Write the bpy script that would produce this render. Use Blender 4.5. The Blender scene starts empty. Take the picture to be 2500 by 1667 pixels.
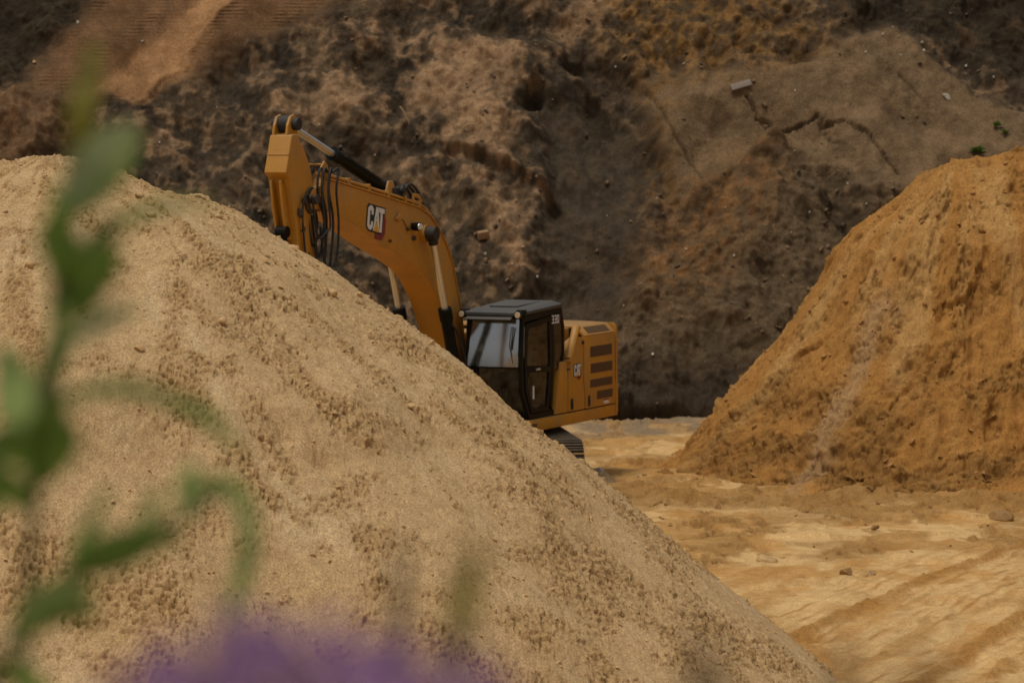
import bpy, bmesh, math, random
import numpy as np
from mathutils import Vector, Matrix

sc = bpy.context.scene
COL = sc.collection
rnd = random.Random(11)

# ------------------------------------------------------------------ camera
PITCH = 3.6
cd = bpy.data.cameras.new('camera')
cam = bpy.data.objects.new('camera', cd)
COL.objects.link(cam)
cam.location = (0, 0, 6.5)
cam.rotation_euler = (math.radians(90 - PITCH), 0, 0)
cd.sensor_width = 36
cd.lens = 117.5
cd.clip_start = 0.1
cd.clip_end = 2000
cd.dof.use_dof = True
cd.dof.focus_distance = 43.0
cd.dof.aperture_fstop = 2.6
sc.camera = cam

# ------------------------------------------------------------------ light
SUN = Vector((-0.24, -0.26, 1.05)).normalized()
w = bpy.data.worlds.new('World')
sc.world = w
w.use_nodes = True
nt = w.node_tree
nt.nodes.clear()
sky = nt.nodes.new('ShaderNodeTexSky')
sky.sky_type = 'NISHITA'
sky.sun_disc = False
sky.sun_elevation = math.asin(SUN.z)
sky.sun_rotation = math.atan2(SUN.x, SUN.y)
sky.air_density = 1.0
sky.dust_density = 4.0
sky.ozone_density = 0.5
hs = nt.nodes.new('ShaderNodeHueSaturation')      # overcast: a nearly grey sky
hs.inputs['Saturation'].default_value = 0.18
bg = nt.nodes.new('ShaderNodeBackground')
bg.inputs['Strength'].default_value = 0.075
out = nt.nodes.new('ShaderNodeOutputWorld')
nt.links.new(sky.outputs[0], hs.inputs['Color'])
nt.links.new(hs.outputs[0], bg.inputs['Color'])
nt.links.new(bg.outputs[0], out.inputs['Surface'])
sd = bpy.data.lights.new('sun', 'SUN')
sd.energy = 1.25
sd.angle = math.radians(12)
sd.color = (1.0, 0.93, 0.82)
sun = bpy.data.objects.new('sun', sd)
COL.objects.link(sun)
sun.rotation_euler = SUN.to_track_quat('Z', 'Y').to_euler()

sc.view_settings.view_transform = 'Standard'
sc.view_settings.look = 'None'
sc.view_settings.exposure = 0.08
sc.view_settings.gamma = 1.0
sc.view_settings.use_curve_mapping = False
sc.cycles.use_denoising = True

# ------------------------------------------------------------------ tags
def tag(o, label=None, cat=None, group=None, kind=None):
    if label: o['label'] = label
    if cat: o['category'] = cat
    if group: o['group'] = group
    if kind: o['kind'] = kind
    return o

# ------------------------------------------------------------------ noise
def _h(ix, iy, seed):
    h = (ix.astype(np.uint32) * np.uint32(374761393) + iy.astype(np.uint32) * np.uint32(668265263)
         + np.uint32((seed * 2246822519) & 0xffffffff))
    h = (h ^ (h >> np.uint32(13))) * np.uint32(1274126177)
    h = (h ^ (h >> np.uint32(15))) * np.uint32(2246822519)
    return h ^ (h >> np.uint32(16))
def _r(h, s=0):
    return ((h >> np.uint32(s)) & np.uint32(0xffff)).astype(np.float32) / 65535.0
def gn(x, y, seed=0):
    x = np.asarray(x, np.float32); y = np.asarray(y, np.float32)
    fx = np.floor(x); fy = np.floor(y)
    ix = fx.astype(np.int64); iy = fy.astype(np.int64)
    dx = x - fx; dy = y - fy
    u = dx * dx * dx * (dx * (dx * 6 - 15) + 10); v = dy * dy * dy * (dy * (dy * 6 - 15) + 10)
    def g(a, b):
        an = _r(_h(ix + a, iy + b, seed)) * 6.2832
        return np.cos(an) * (dx - a) + np.sin(an) * (dy - b)
    n0 = g(0, 0); n1 = g(1, 0); n2 = g(0, 1); n3 = g(1, 1)
    a = n0 + (n1 - n0) * u; b = n2 + (n3 - n2) * u
    return (a + (b - a) * v) * 1.5
def fbm(x, y, o=4, seed=0, gain=.5, lac=2.03):
    t = 0; a = 1.0; s = 0
    for i in range(o):
        t = t + a * gn(x, y, seed + i * 17); s += a; a *= gain
        x = x * lac + 3.7; y = y * lac - 1.3
    return t / s
def ridged(x, y, o=4, seed=0):
    t = 0; a = 1.0; s = 0
    for i in range(o):
        t = t + a * (1 - np.abs(gn(x, y, seed + i * 13)) * 2); s += a; a *= .5
        x = x * 2.1 + 1.7; y = y * 2.1 + 9.1
    return t / s
def clods(x, y, cell, seed, prob=.5, rmin=.25, rmax=.55):
    """half-buried lumps: height in units of one cell"""
    x = np.asarray(x, np.float32) / cell; y = np.asarray(y, np.float32) / cell
    ix = np.floor(x).astype(np.int64); iy = np.floor(y).astype(np.int64)
    best = np.zeros_like(x)
    for a in (-1, 0, 1):
        for b in (-1, 0, 1):
            h = _h(ix + a, iy + b, seed)
            h2 = _h(iy + b + 91, ix + a - 37, seed + 5)
            cx = ix + a + .1 + .8 * _r(h); cy = iy + b + .1 + .8 * _r(h, 16)
            R = rmin + (rmax - rmin) * _r(h2) ** 2
            on = _r(h2, 16) < prob
            d2 = ((x - cx) ** 2 + (y - cy) ** 2) / (R * R)
            best = np.maximum(best, np.where(on & (d2 < 1), R * np.sqrt(np.maximum(0, 1 - d2)), 0))
    return best
def sst(a, b, x):
    t = np.clip((x - a) / (b - a), 0, 1)
    return t * t * (3 - 2 * t)
def poly_sd(x, y, pts):
    """signed distance to a polygon, positive inside"""
    d = np.full_like(x, 1e9); inside = np.zeros(x.shape, bool)
    n = len(pts)
    for i in range(n):
        ax, ay = pts[i]; bx, by = pts[(i + 1) % n]
        ex, ey = bx - ax, by - ay
        t = np.clip(((x - ax) * ex + (y - ay) * ey) / (ex * ex + ey * ey + 1e-9), 0, 1)
        d = np.minimum(d, (x - ax - ex * t) ** 2 + (y - ay - ey * t) ** 2)
        c = ((ay > y) != (by > y)) & (x < (bx - ax) * (y - ay) / (by - ay + 1e-12) + ax)
        inside ^= c
    d = np.sqrt(d)
    return np.where(inside, d, -d)
def line_d(x, y, pts):
    d = np.full_like(x, 1e9)
    for (ax, ay), (bx, by) in zip(pts, pts[1:]):
        ex, ey = bx - ax, by - ay
        t = np.clip(((x - ax) * ex + (y - ay) * ey) / (ex * ex + ey * ey + 1e-9), 0, 1)
        d = np.minimum(d, (x - ax - ex * t) ** 2 + (y - ay - ey * t) ** 2)
    return np.sqrt(d)
def lines(*segs):
    """grid lines: (start, end, step) pieces butted together"""
    o = []
    for a, b, s in segs:
        n = max(1, int(round((b - a) / s)))
        o += list(a + (b - a) * np.arange(n) / n)
    o.append(segs[-1][1])
    return np.array(o, np.float32)
def lin(r, g, b):
    f = lambda c: ((c / 255 + .055) / 1.055) ** 2.4 if c > 10 else c / 255 / 12.92
    return np.array([f(r), f(g), f(b)], np.float32)
def mixc(a, b, t):
    return a + (b - a) * t[..., None]

def push_out(X, Y, Z, gx, gy, D):
    """moves the surface along its own slope normal by D"""
    zy, zx = np.gradient(Z, gy, gx)
    n = 1 / np.sqrt(1 + zx * zx + zy * zy)
    return X - zx * n * D, Y - zy * n * D, Z + n * D

def sheet(name, X, Y, Z, color, mat, extra=None):
    """one terrain mesh from 2-D arrays of points, with its soil colours"""
    ny, nx = X.shape
    co = np.stack([X, Y, Z], -1).reshape(-1, 3).astype(np.float32)
    i = np.arange(ny * nx).reshape(ny, nx)
    q = np.stack([i[:-1, :-1], i[:-1, 1:], i[1:, 1:], i[1:, :-1]], -1).reshape(-1, 4)
    me = bpy.data.meshes.new(name)
    me.vertices.add(len(co)); me.vertices.foreach_set('co', co.ravel())
    me.loops.add(q.size); me.loops.foreach_set('vertex_index', q.ravel().astype(np.int32))
    me.polygons.add(len(q))
    me.polygons.foreach_set('loop_start', np.arange(0, q.size, 4, dtype=np.int32))
    me.polygons.foreach_set('use_smooth', np.ones(len(q), bool))
    me.update(calc_edges=True)
    ca = me.color_attributes.new('soil', 'FLOAT_COLOR', 'POINT')
    c4 = np.ones((len(co), 4), np.float32); c4[:, :3] = np.clip(color.reshape(-1, 3), .002, .9)
    ca.data.foreach_set('color', c4.ravel())
    for k, v in (extra or {}).items():
        at = me.attributes.new(k, 'FLOAT', 'POINT'); at.data.foreach_set('value', v.astype(np.float32).ravel())
    me.materials.append(mat)
    o = bpy.data.objects.new(name, me); COL.objects.link(o)
    return o

# ------------------------------------------------------------------ materials
def mat(name):
    m = bpy.data.materials.new(name); m.use_nodes = True
    n = m.node_tree.nodes; l = m.node_tree.links
    return m, n, l, n['Principled BSDF']
def noise(n, l, scale, detail=6, rough=.6, vec=None):
    t = n.new('ShaderNodeTexNoise'); t.inputs['Scale'].default_value = scale
    t.inputs['Detail'].default_value = detail; t.inputs['Roughness'].default_value = rough
    if vec: l.new(vec, t.inputs['Vector'])
    return t
def ramp(n, l, src, stops):
    r = n.new('ShaderNodeValToRGB'); e = r.color_ramp.elements
    while len(e) < len(stops): e.new(.5)
    for k, (p, c) in enumerate(stops):
        e[k].position = p; e[k].color = (*c, 1) if len(c) == 3 else c
    l.new(src, r.inputs['Fac']); return r
def mul(n, l, a, b, fac=1.0):
    x = n.new('ShaderNodeMix'); x.data_type = 'RGBA'; x.blend_type = 'MULTIPLY'
    x.inputs['Factor'].default_value = fac
    l.new(a, x.inputs['A']); l.new(b, x.inputs['B']); return x.outputs['Result']
def soil_mat(name, fine, lo, hi, bump, dist, ripple=False):
    m, n, l, b = mat(name)
    at = n.new('ShaderNodeAttribute'); at.attribute_name = 'soil'
    tc = n.new('ShaderNodeTexCoord')
    t1 = noise(n, l, fine, 5, .7, tc.outputs['Object'])
    r1 = ramp(n, l, t1.outputs['Fac'], [(.37, (lo,) * 3), (.63, (hi,) * 3)])
    t2 = noise(n, l, fine * .13, 4, .6, tc.outputs['Object'])
    r2 = ramp(n, l, t2.outputs['Fac'], [(.25, (.82, .80, .77)), (.75, (1.15, 1.16, 1.18))])
    c = mul(n, l, mul(n, l, at.outputs['Color'], r1.outputs['Color']), r2.outputs['Color'])
    l.new(c, b.inputs['Base Color'])
    b.inputs['Roughness'].default_value = .95
    b.inputs['Specular IOR Level'].default_value = .12
    bp = n.new('ShaderNodeBump'); bp.inputs['Strength'].default_value = bump; bp.inputs['Distance'].default_value = dist
    l.new(t1.outputs['Fac'], bp.inputs['Height'])
    nrm = bp.outputs['Normal']
    if ripple:
        ra = n.new('ShaderNodeAttribute'); ra.attribute_name = 'grouser'
        wv = n.new('ShaderNodeTexWave'); wv.bands_direction = 'Z'; wv.inputs['Scale'].default_value = 3.3
        wv.inputs['Distortion'].default_value = 1.3; wv.inputs['Detail'].default_value = 2; wv.inputs['Detail Scale'].default_value = 1.2
        l.new(tc.outputs['Object'], wv.inputs['Vector'])
        mm = n.new('ShaderNodeMath'); mm.operation = 'MULTIPLY'
        l.new(wv.outputs['Fac'], mm.inputs[0]); l.new(ra.outputs['Fac'], mm.inputs[1])
        b2 = n.new('ShaderNodeBump'); b2.inputs['Strength'].default_value = 1.0; b2.inputs['Distance'].default_value = .03
        l.new(mm.outputs[0], b2.inputs['Height']); l.new(nrm, b2.inputs['Normal']); nrm = b2.outputs['Normal']
    l.new(nrm, b.inputs['Normal'])
    return m
def paint_mat(name, col, rough=.45, dirt=(.16, .10, .05), amt=.35, spec=.5, metallic=0.0, scale=2.2):
    m, n, l, b = mat(name)
    tc = n.new('ShaderNodeTexCoord')
    t = noise(n, l, scale, 8, .65, tc.outputs['Object'])
    r = ramp(n, l, t.outputs['Fac'], [(.42, (0, 0, 0)), (.78, (amt,) * 3)])
    x = n.new('ShaderNodeMix'); x.data_type = 'RGBA'
    l.new(r.outputs['Color'], x.inputs['Factor'])
    x.inputs['A'].default_value = (*col, 1); x.inputs['B'].default_value = (*dirt, 1)
    t2 = noise(n, l, 40, 4, .6, tc.outputs['Object'])
    r2 = ramp(n, l, t2.outputs['Fac'], [(.3, (.88,) * 3), (.7, (1.08,) * 3)])
    # dust settled on whatever faces up, and rain streaks down the sides
    ge = n.new('ShaderNodeNewGeometry'); sx = n.new('ShaderNodeSeparateXYZ'); l.new(ge.outputs['Normal'], sx.inputs[0])
    up = n.new('ShaderNodeMapRange'); up.inputs['From Min'].default_value = .25; up.inputs['From Max'].default_value = 1; up.inputs['To Max'].default_value = amt * 1.1
    l.new(sx.outputs['Z'], up.inputs['Value'])
    mp = n.new('ShaderNodeMapping'); mp.inputs['Scale'].default_value = (9, 9, .7); l.new(tc.outputs['Object'], mp.inputs['Vector'])
    t3 = noise(n, l, 1.6, 4, .6, mp.outputs['Vector'])
    r3 = ramp(n, l, t3.outputs['Fac'], [(.5, (0, 0, 0)), (.75, (amt * .6,) * 3)])
    ma = n.new('ShaderNodeMath'); ma.operation = 'MAXIMUM'; l.new(up.outputs['Result'], ma.inputs[0]); l.new(r3.outputs['Color'], ma.inputs[1])
    x2 = n.new('ShaderNodeMix'); x2.data_type = 'RGBA'; l.new(ma.outputs[0], x2.inputs['Factor'])
    l.new(x.outputs['Result'], x2.inputs['A']); x2.inputs['B'].default_value = (*[c * 1.25 for c in dirt], 1)
    l.new(mul(n, l, x2.outputs['Result'], r2.outputs['Color']), b.inputs['Base Color'])
    rr = n.new('ShaderNodeMapRange'); rr.inputs['To Min'].default_value = rough - .08; rr.inputs['To Max'].default_value = rough + .3
    l.new(t.outputs['Fac'], rr.inputs['Value']); l.new(rr.outputs['Result'], b.inputs['Roughness'])
    b.inputs['Specular IOR Level'].default_value = spec
    b.inputs['Metallic'].default_value = metallic
    return m
def glass_mat(name, tint, refl=.12, rough=.03, haze=.0):
    """a tinted pane: see-through with a mirror share that grows towards grazing, and a mottled pale film painting a hazy reflection"""
    m, n, l, b = mat(name)
    n.remove(b)
    o = n['Material Output']
    tr = n.new('ShaderNodeBsdfTransparent'); tr.inputs['Color'].default_value = (*tint, 1)
    gl = n.new('ShaderNodeBsdfGlossy'); gl.inputs['Roughness'].default_value = rough
    lw = n.new('ShaderNodeLayerWeight'); lw.inputs['Blend'].default_value = .5
    pw = n.new('ShaderNodeMath'); pw.operation = 'POWER'; pw.inputs[1].default_value = 5
    ml = n.new('ShaderNodeMath'); ml.operation = 'MULTIPLY_ADD'; ml.inputs[1].default_value = .9; ml.inputs[2].default_value = refl
    mx = n.new('ShaderNodeMixShader')
    l.new(lw.outputs['Facing'], pw.inputs[0]); l.new(pw.outputs[0], ml.inputs[0]); l.new(ml.outputs[0], mx.inputs['Fac'])
    l.new(tr.outputs[0], mx.inputs[1]); l.new(gl.outputs[0], mx.inputs[2])
    df = n.new('ShaderNodeBsdfDiffuse'); df.inputs['Color'].default_value = (.36, .35, .29, 1)
    tc = n.new('ShaderNodeTexCoord'); t = noise(n, l, 6, 5, .6, tc.outputs['Object'])
    r = ramp(n, l, t.outputs['Fac'], [(.35, (0, 0, 0)), (.75, (haze,) * 3)])  # pale mottling mixed in to imitate haze in the pane's reflection
    m2 = n.new('ShaderNodeMixShader'); l.new(r.outputs['Color'], m2.inputs['Fac'])
    l.new(mx.outputs[0], m2.inputs[1]); l.new(df.outputs[0], m2.inputs[2]); l.new(m2.outputs[0], o.inputs['Surface'])
    return m
def leaf_mat(name, col, trans=.35):
    m, n, l, b = mat(name)
    tc = n.new('ShaderNodeTexCoord')
    t = noise(n, l, 14, 3, .5, tc.outputs['Object'])
    r = ramp(n, l, t.outputs['Fac'], [(.3, tuple(c * .75 for c in col)), (.7, tuple(min(1, c * 1.25) for c in col))])
    l.new(r.outputs['Color'], b.inputs['Base Color'])
    b.inputs['Roughness'].default_value = .55
    tl = n.new('ShaderNodeBsdfTranslucent'); l.new(r.outputs['Color'], tl.inputs['Color'])
    mx = n.new('ShaderNodeMixShader'); mx.inputs['Fac'].default_value = trans
    l.new(b.outputs[0], mx.inputs[1]); l.new(tl.outputs[0], mx.inputs[2])
    l.new(mx.outputs[0], n['Material Output'].inputs['Surface'])
    return m

M = {}
M['sand'] = soil_mat('pale_sand', 48, .66, 1.24, .7, .016)
M['ochre'] = soil_mat('ochre_sand', 34, .70, 1.22, .7, .022)
M['ground'] = soil_mat('packed_sand', 30, .80, 1.16, .5, .014)
M['earth'] = soil_mat('dark_earth', 20, .70, 1.26, .6, .03, ripple=True)
M['bank'] = soil_mat('bank_soil', 30, .7, 1.25, .5, .02)
YEL = (0.50, 0.220, 0.013)
M['yellow'] = paint_mat('yellow_paint', YEL, .42, (.25, .165, .08), .5)
M['black'] = paint_mat('black_paint', (.007, .0075, .006), .36, (.022, .022, .016), .3, .10)
M['roof'] = paint_mat('roof_plastic', (.035, .036, .037), .42, (.10, .09, .075), .5)
M['rubber'] = paint_mat('black_rubber', (.012, .012, .011), .6, (.06, .045, .03), .5)
M['steel'] = paint_mat('track_steel', (.045, .035, .026), .6, (.13, .09, .05), .85, .4)
M['chrome'] = paint_mat('chrome_rod', (.70, .70, .69), .34, (.5, .45, .4), .2, .5, 1.0)
M['grille'] = paint_mat('grille_mesh', (.125, .066, .024), .8, (.12, .07, .03), .4)
M['white'] = paint_mat('white_print', (.72, .72, .70), .5, (.5, .45, .38), .25)
M['red'] = paint_mat('red_print', (.20, .018, .014), .5, (.16, .08, .05), .3)
M['print_black'] = paint_mat('black_print', (.012, .011, .010), .5, (.05, .04, .03), .2)
M['print_yellow'] = paint_mat('yellow_print', (.70, .36, .03), .5, (.5, .3, .1), .2)
M['lamp'] = paint_mat('lamp_lens', (.55, .42, .26), .2, (.4, .3, .2), .3)
M['seat'] = paint_mat('seat_cloth', (.03, .03, .03), .85, (.07, .06, .05), .4)
M['glass'] = glass_mat('tinted_glass', (.16, .17, .14), .04, .04, .12)
M['screen'] = glass_mat('windscreen_glass', (.16, .17, .15), .42, .14, .25)

# ================================================================== SETTING
# ------------------------------------------------------------------ left sand heap
PK = (-5.77, 42.0)
PR = np.array([0, .33, .98, 1.42, 1.91, 2.4, 2.73, 3.16, 3.49, 4.04, 4.53, 5.08, 5.35, 5.62, 5.95, 6.45, 7.0, 7.55, 8.1, 8.65, 9.2, 9.7, 10.6, 13])
PZ = np.array([6.20, 6.18, 5.93, 5.72, 5.64, 5.42, 5.20, 4.95, 4.76, 4.32, 4.00, 3.61, 3.39, 3.12, 2.79, 2.46, 2.01, 1.52, 1.02, .58, .14, -.28, -.9, -1.6])
def left_heap():
    gx = lines((-17, -7, .25), (-7, 4.3, .0125), (4.3, 7, .2))
    gy = lines((28, 33.2, .25), (33.2, 42.6, .0175), (42.6, 44, .08), (44, 56, .3))
    X, Y = np.meshgrid(gx, gy)
    dx, dy = X - PK[0], Y - PK[1]
    lowx, lowy = fbm(X * .35, Y * .35, 2, 3), fbm(X * .35 + 9, Y * .35, 2, 4)
    wx, wy = dx + .45 * lowx * sst(1, 4, np.hypot(dx, dy)), dy + .9 * lowy * sst(1, 4, np.hypot(dx, dy))
    # keeps the ridge line to the right as it stands, wobbles the face towards the viewer
    face = sst(.3, 3.0, -dy)
    wx = dx + (wx - dx) * face; wy = dy + (wy - dy) * face
    r = np.hypot(wx, wy)
    Z = np.interp(r, PR, PZ)
    th = np.arctan2(wx, -wy)
    # flutes running down the fall line
    Z = Z + .07 * fbm(th * 6.5, r * .22, 3, 21) * sst(.8, 4, r) * face
    Z = Z + .10 * fbm(X * .8, Y * .8, 3, 8) * (.35 + .65 * face)
    # where the sand has crumbled and where it lies as smooth powder
    crumb = fbm(th * 7 + .4 * fbm(X, Y, 2, 60), r * .75, 4, 30) * .75 + .4 * fbm(X * 2.3, Y * 2.3, 3, 31)
    crumb = sst(-.20, .26, -.0 + crumb - .18 * sst(.0, .35, fbm(X * .55, Y * .55, 3, 34)) + .14 * sst(3.5, 0, r) + .25 * fbm(X * 4, Y * 5, 3, 33))
    wxx = X + .06 * fbm(X * 8, Y * 8, 4, 40, .65); wyy = Y + .06 * fbm(X * 8 + 5, Y * 8, 4, 41, .65)
    big = clods(wxx, wyy, .60, 50, .14, .10, .26) * .60 * .8 * (.15 + .85 * sst(4.5, 1, r))
    mid = clods(wxx, wyy, .17, 51, .30, .14, .40) * .17 * .8
    sml = clods(wxx, wyy, .085, 52, .5, .22, .5) * .085 * .8
    tin = clods(X, Y, .05, 53, .6, .3, .6) * .05 * .7
    rough = .28 + .72 * crumb
    fine = fbm(X * 13, Y * 24, 4, 70, .68)
    pit = sst(.10, .34, fbm(X * 13, Y * 24, 3, 72, .65) + .12 * (crumb - .5)) * (.15 + .85 * crumb)
    D = big * (.4 + .6 * crumb) + mid * (crumb * .8 + .06) + sml * rough + tin * rough
    D = D + .035 * fbm(X * 4, Y * 5, 3, 71) * rough + .030 * fine * rough - .045 * pit
    # two hollows low on the face
    for hx, hy, hr, hd in ((-2.13, 37.35, .16, .14), (-2.55, 37.4, .13, .08)):
        Z = Z - hd * np.exp(-((X - hx) ** 2 + ((Y - hy) * 1.4) ** 2) / hr ** 2)
    X0, Y0 = X, Y
    X, Y, Z = push_out(X, Y, Z, gx, gy, D)
    dry, damp, pale = lin(198, 165, 119), lin(168, 130, 80), lin(207, 180, 138)
    c = mixc(np.broadcast_to(dry, X.shape + (3,)), damp, np.clip(crumb * .55 + .6 * fine, 0, 1) * .75)
    c = mixc(c, pale, sst(.05, .5, fbm(th * 5, r * .5, 3, 82)) * .5 * (1 - crumb))
    c = mixc(c, lin(124, 84, 40), np.clip(pit, 0, 1) * .45)  # shade inside the pits, painted brown into the sand colour
    o = sheet('sand_heap', X, Y, Z, c, M['sand'])
    return tag(o, 'large pale tan sand heap in front of the excavator, filling the left half', 'sand heap')
LEFT = left_heap()

# ------------------------------------------------------------------ right ochre heap
RR = np.array([0, .67, 1.18, 2.02, 2.35, 2.6, 2.93, 3.35, 4.19, 4.7, 5.36, 6.2, 8])
RZ = np.array([5.92, 5.63, 5.17, 4.58, 4.16, 3.66, 3.15, 2.56, 1.63, .96, .12, -.12, -.3])
def right_heap():
    gx = lines((2, 2.6, .1), (2.6, 10.6, .02), (10.6, 14, .06), (14, 26, .3))
    gy = lines((56.5, 58.3, .1), (58.3, 65.2, .02), (65.2, 75, .3))
    X, Y = np.meshgrid(gx, gy)
    ax, ay, bx, by = 8.6, 64.8, 22, 66.5
    t = np.clip(((X - ax) * (bx - ax) + (Y - ay) * (by - ay)) / ((bx - ax) ** 2 + (by - ay) ** 2), 0, 1)
    px, py = X - ax - t * (bx - ax), Y - ay - t * (by - ay)
    d = np.hypot(px, py)
    front = sst(.2, 2.2, -py)
    arc = np.where(t > 0, (bx - ax) * t, 0) + np.arctan2(px, -py) * 3.2
    d = d + (.55 * fbm(arc * .35, d * .25, 3, 101) + .12) * front * sst(.3, 1.5, d)
    Z = np.interp(d, RR, RZ) + .28 * sst(8.4, 10.5, X)
    Z = Z + front * (.22 + .55 * fbm(arc * .9, d * .9, 4, 104)) * np.exp(-((d - 5.7) / .95) ** 2)
    # steps and slumps down the face
    bench = fbm(arc * .55, d * .9, 3, 103)
    Z = Z + .26 * bench * front * sst(.2, 1.2, d) * sst(5.6, 4.2, d)
    Z = Z + .03 * ridged(arc * .9 + d * .35, d * .35, 3, 105) * sst(.4, 2, d) * sst(6, 4.5, d) * (.2 + .8 * front)
    Z = Z + .08 * fbm(X * 1.7, Y * 1.7, 4, 107) + .16 * ridged(arc * 1.1 + d * .8, d * 1.0 - arc * .3, 4, 108) * front * sst(.3, 1.5, d) * sst(6.2, 5, d)
    crumb = sst(-.12, .38, fbm(arc * 1.3 + d * .9, d * .9 - arc * .4, 4, 110) + .22 * sst(3.0, 5.2, d) * front)
    wxx = X + .05 * fbm(X * 8, Y * 8, 2, 111); wyy = Y + .05 * fbm(X * 8 + 4, Y * 8, 2, 112)
    D = clods(wxx, wyy, .6, 113, .28, .15, .36) * .6 * .6 * crumb * (.4 + .6 * sst(2.5, 5, d))
    D = D + clods(wxx, wyy, .26, 114, .4, .18, .45) * .26 * .75 * (crumb * .9 + .1)
    D = D + clods(wxx, wyy, .11, 115, .55, .22, .5) * .11 * .85 * (crumb * .8 + .25)
    fine = fbm(arc * 9 + d * 4, d * 9 - arc * 3.5, 4, 116, .68)
    pit = sst(.04, .34, fbm(arc * 4.5 + d * 3, d * 7 - arc * 3, 4, 119, .62)) * (.3 + .7 * crumb)
    D = D + .10 * fbm(arc * 2.2 + d, d * 1.6, 3, 121) * (.3 + crumb) + .07 * fine * (.35 + crumb) - .075 * pit + .035 * fbm(arc * 5 + .3 * d, d * .5, 3, 124) * sst(.4, 1.5, d)
    D = D - .14 * sst(.30, .55, fbm(arc * 1.6 + d * .8, d * 1.2, 3, 117)) * sst(.8, 2, d) * sst(6, 5, d)
    # a ledge line across the lower face
    led = np.abs(d - 3.55 - .35 * fbm(X * .9, X * 0 + 2.2, 3, 118))
    Z = Z + .14 * np.exp(-(led / .14) ** 2) * sst(6.9, 7.4, X) * sst(9.3, 8.6, X) * front
    X, Y, Z = push_out(X, Y, Z, gx, gy, D)
    base, light, rust, brown = lin(170, 121, 62), lin(188, 147, 90), lin(162, 108, 48), lin(124, 92, 51)
    c = mixc(np.broadcast_to(base, X.shape + (3,)), light, sst(-.05, .4, fbm(arc * 1.2, d * .3, 3, 120)) * .7)
    c = mixc(c, rust, sst(.1, .45, fbm(X * .7, Y * .7, 3, 122)) * .45)
    c = mixc(c, brown, np.clip(pit + .5 * fine * crumb, 0, 1) * .4)  # pits painted brown as if shaded, mixed with random brown grain
    c = mixc(c, brown, crumb * (.26 + .3 * sst(3.2, 5, d) * front))
    # a pale spill running down towards the left foot
    sp = line_d(X + .15 * fbm(X * 2, Y * 2, 3, 125), Y, [(6.9, 62.3), (6.1, 61.3), (5.35, 60.35), (4.9, 59.8)])
    c = mixc(c, lin(176, 144, 104), sst(.42, .02, sp + .25 * fbm(X * 4, Y * 4, 3, 126)) * .6)
    o = sheet('ochre_sand_heap', X, Y, Z, c, M['ochre'])
    return tag(o, 'steep ochre sand heap rising beyond the pale ground at the right edge', 'sand heap')
RIGHT = right_heap()

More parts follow.
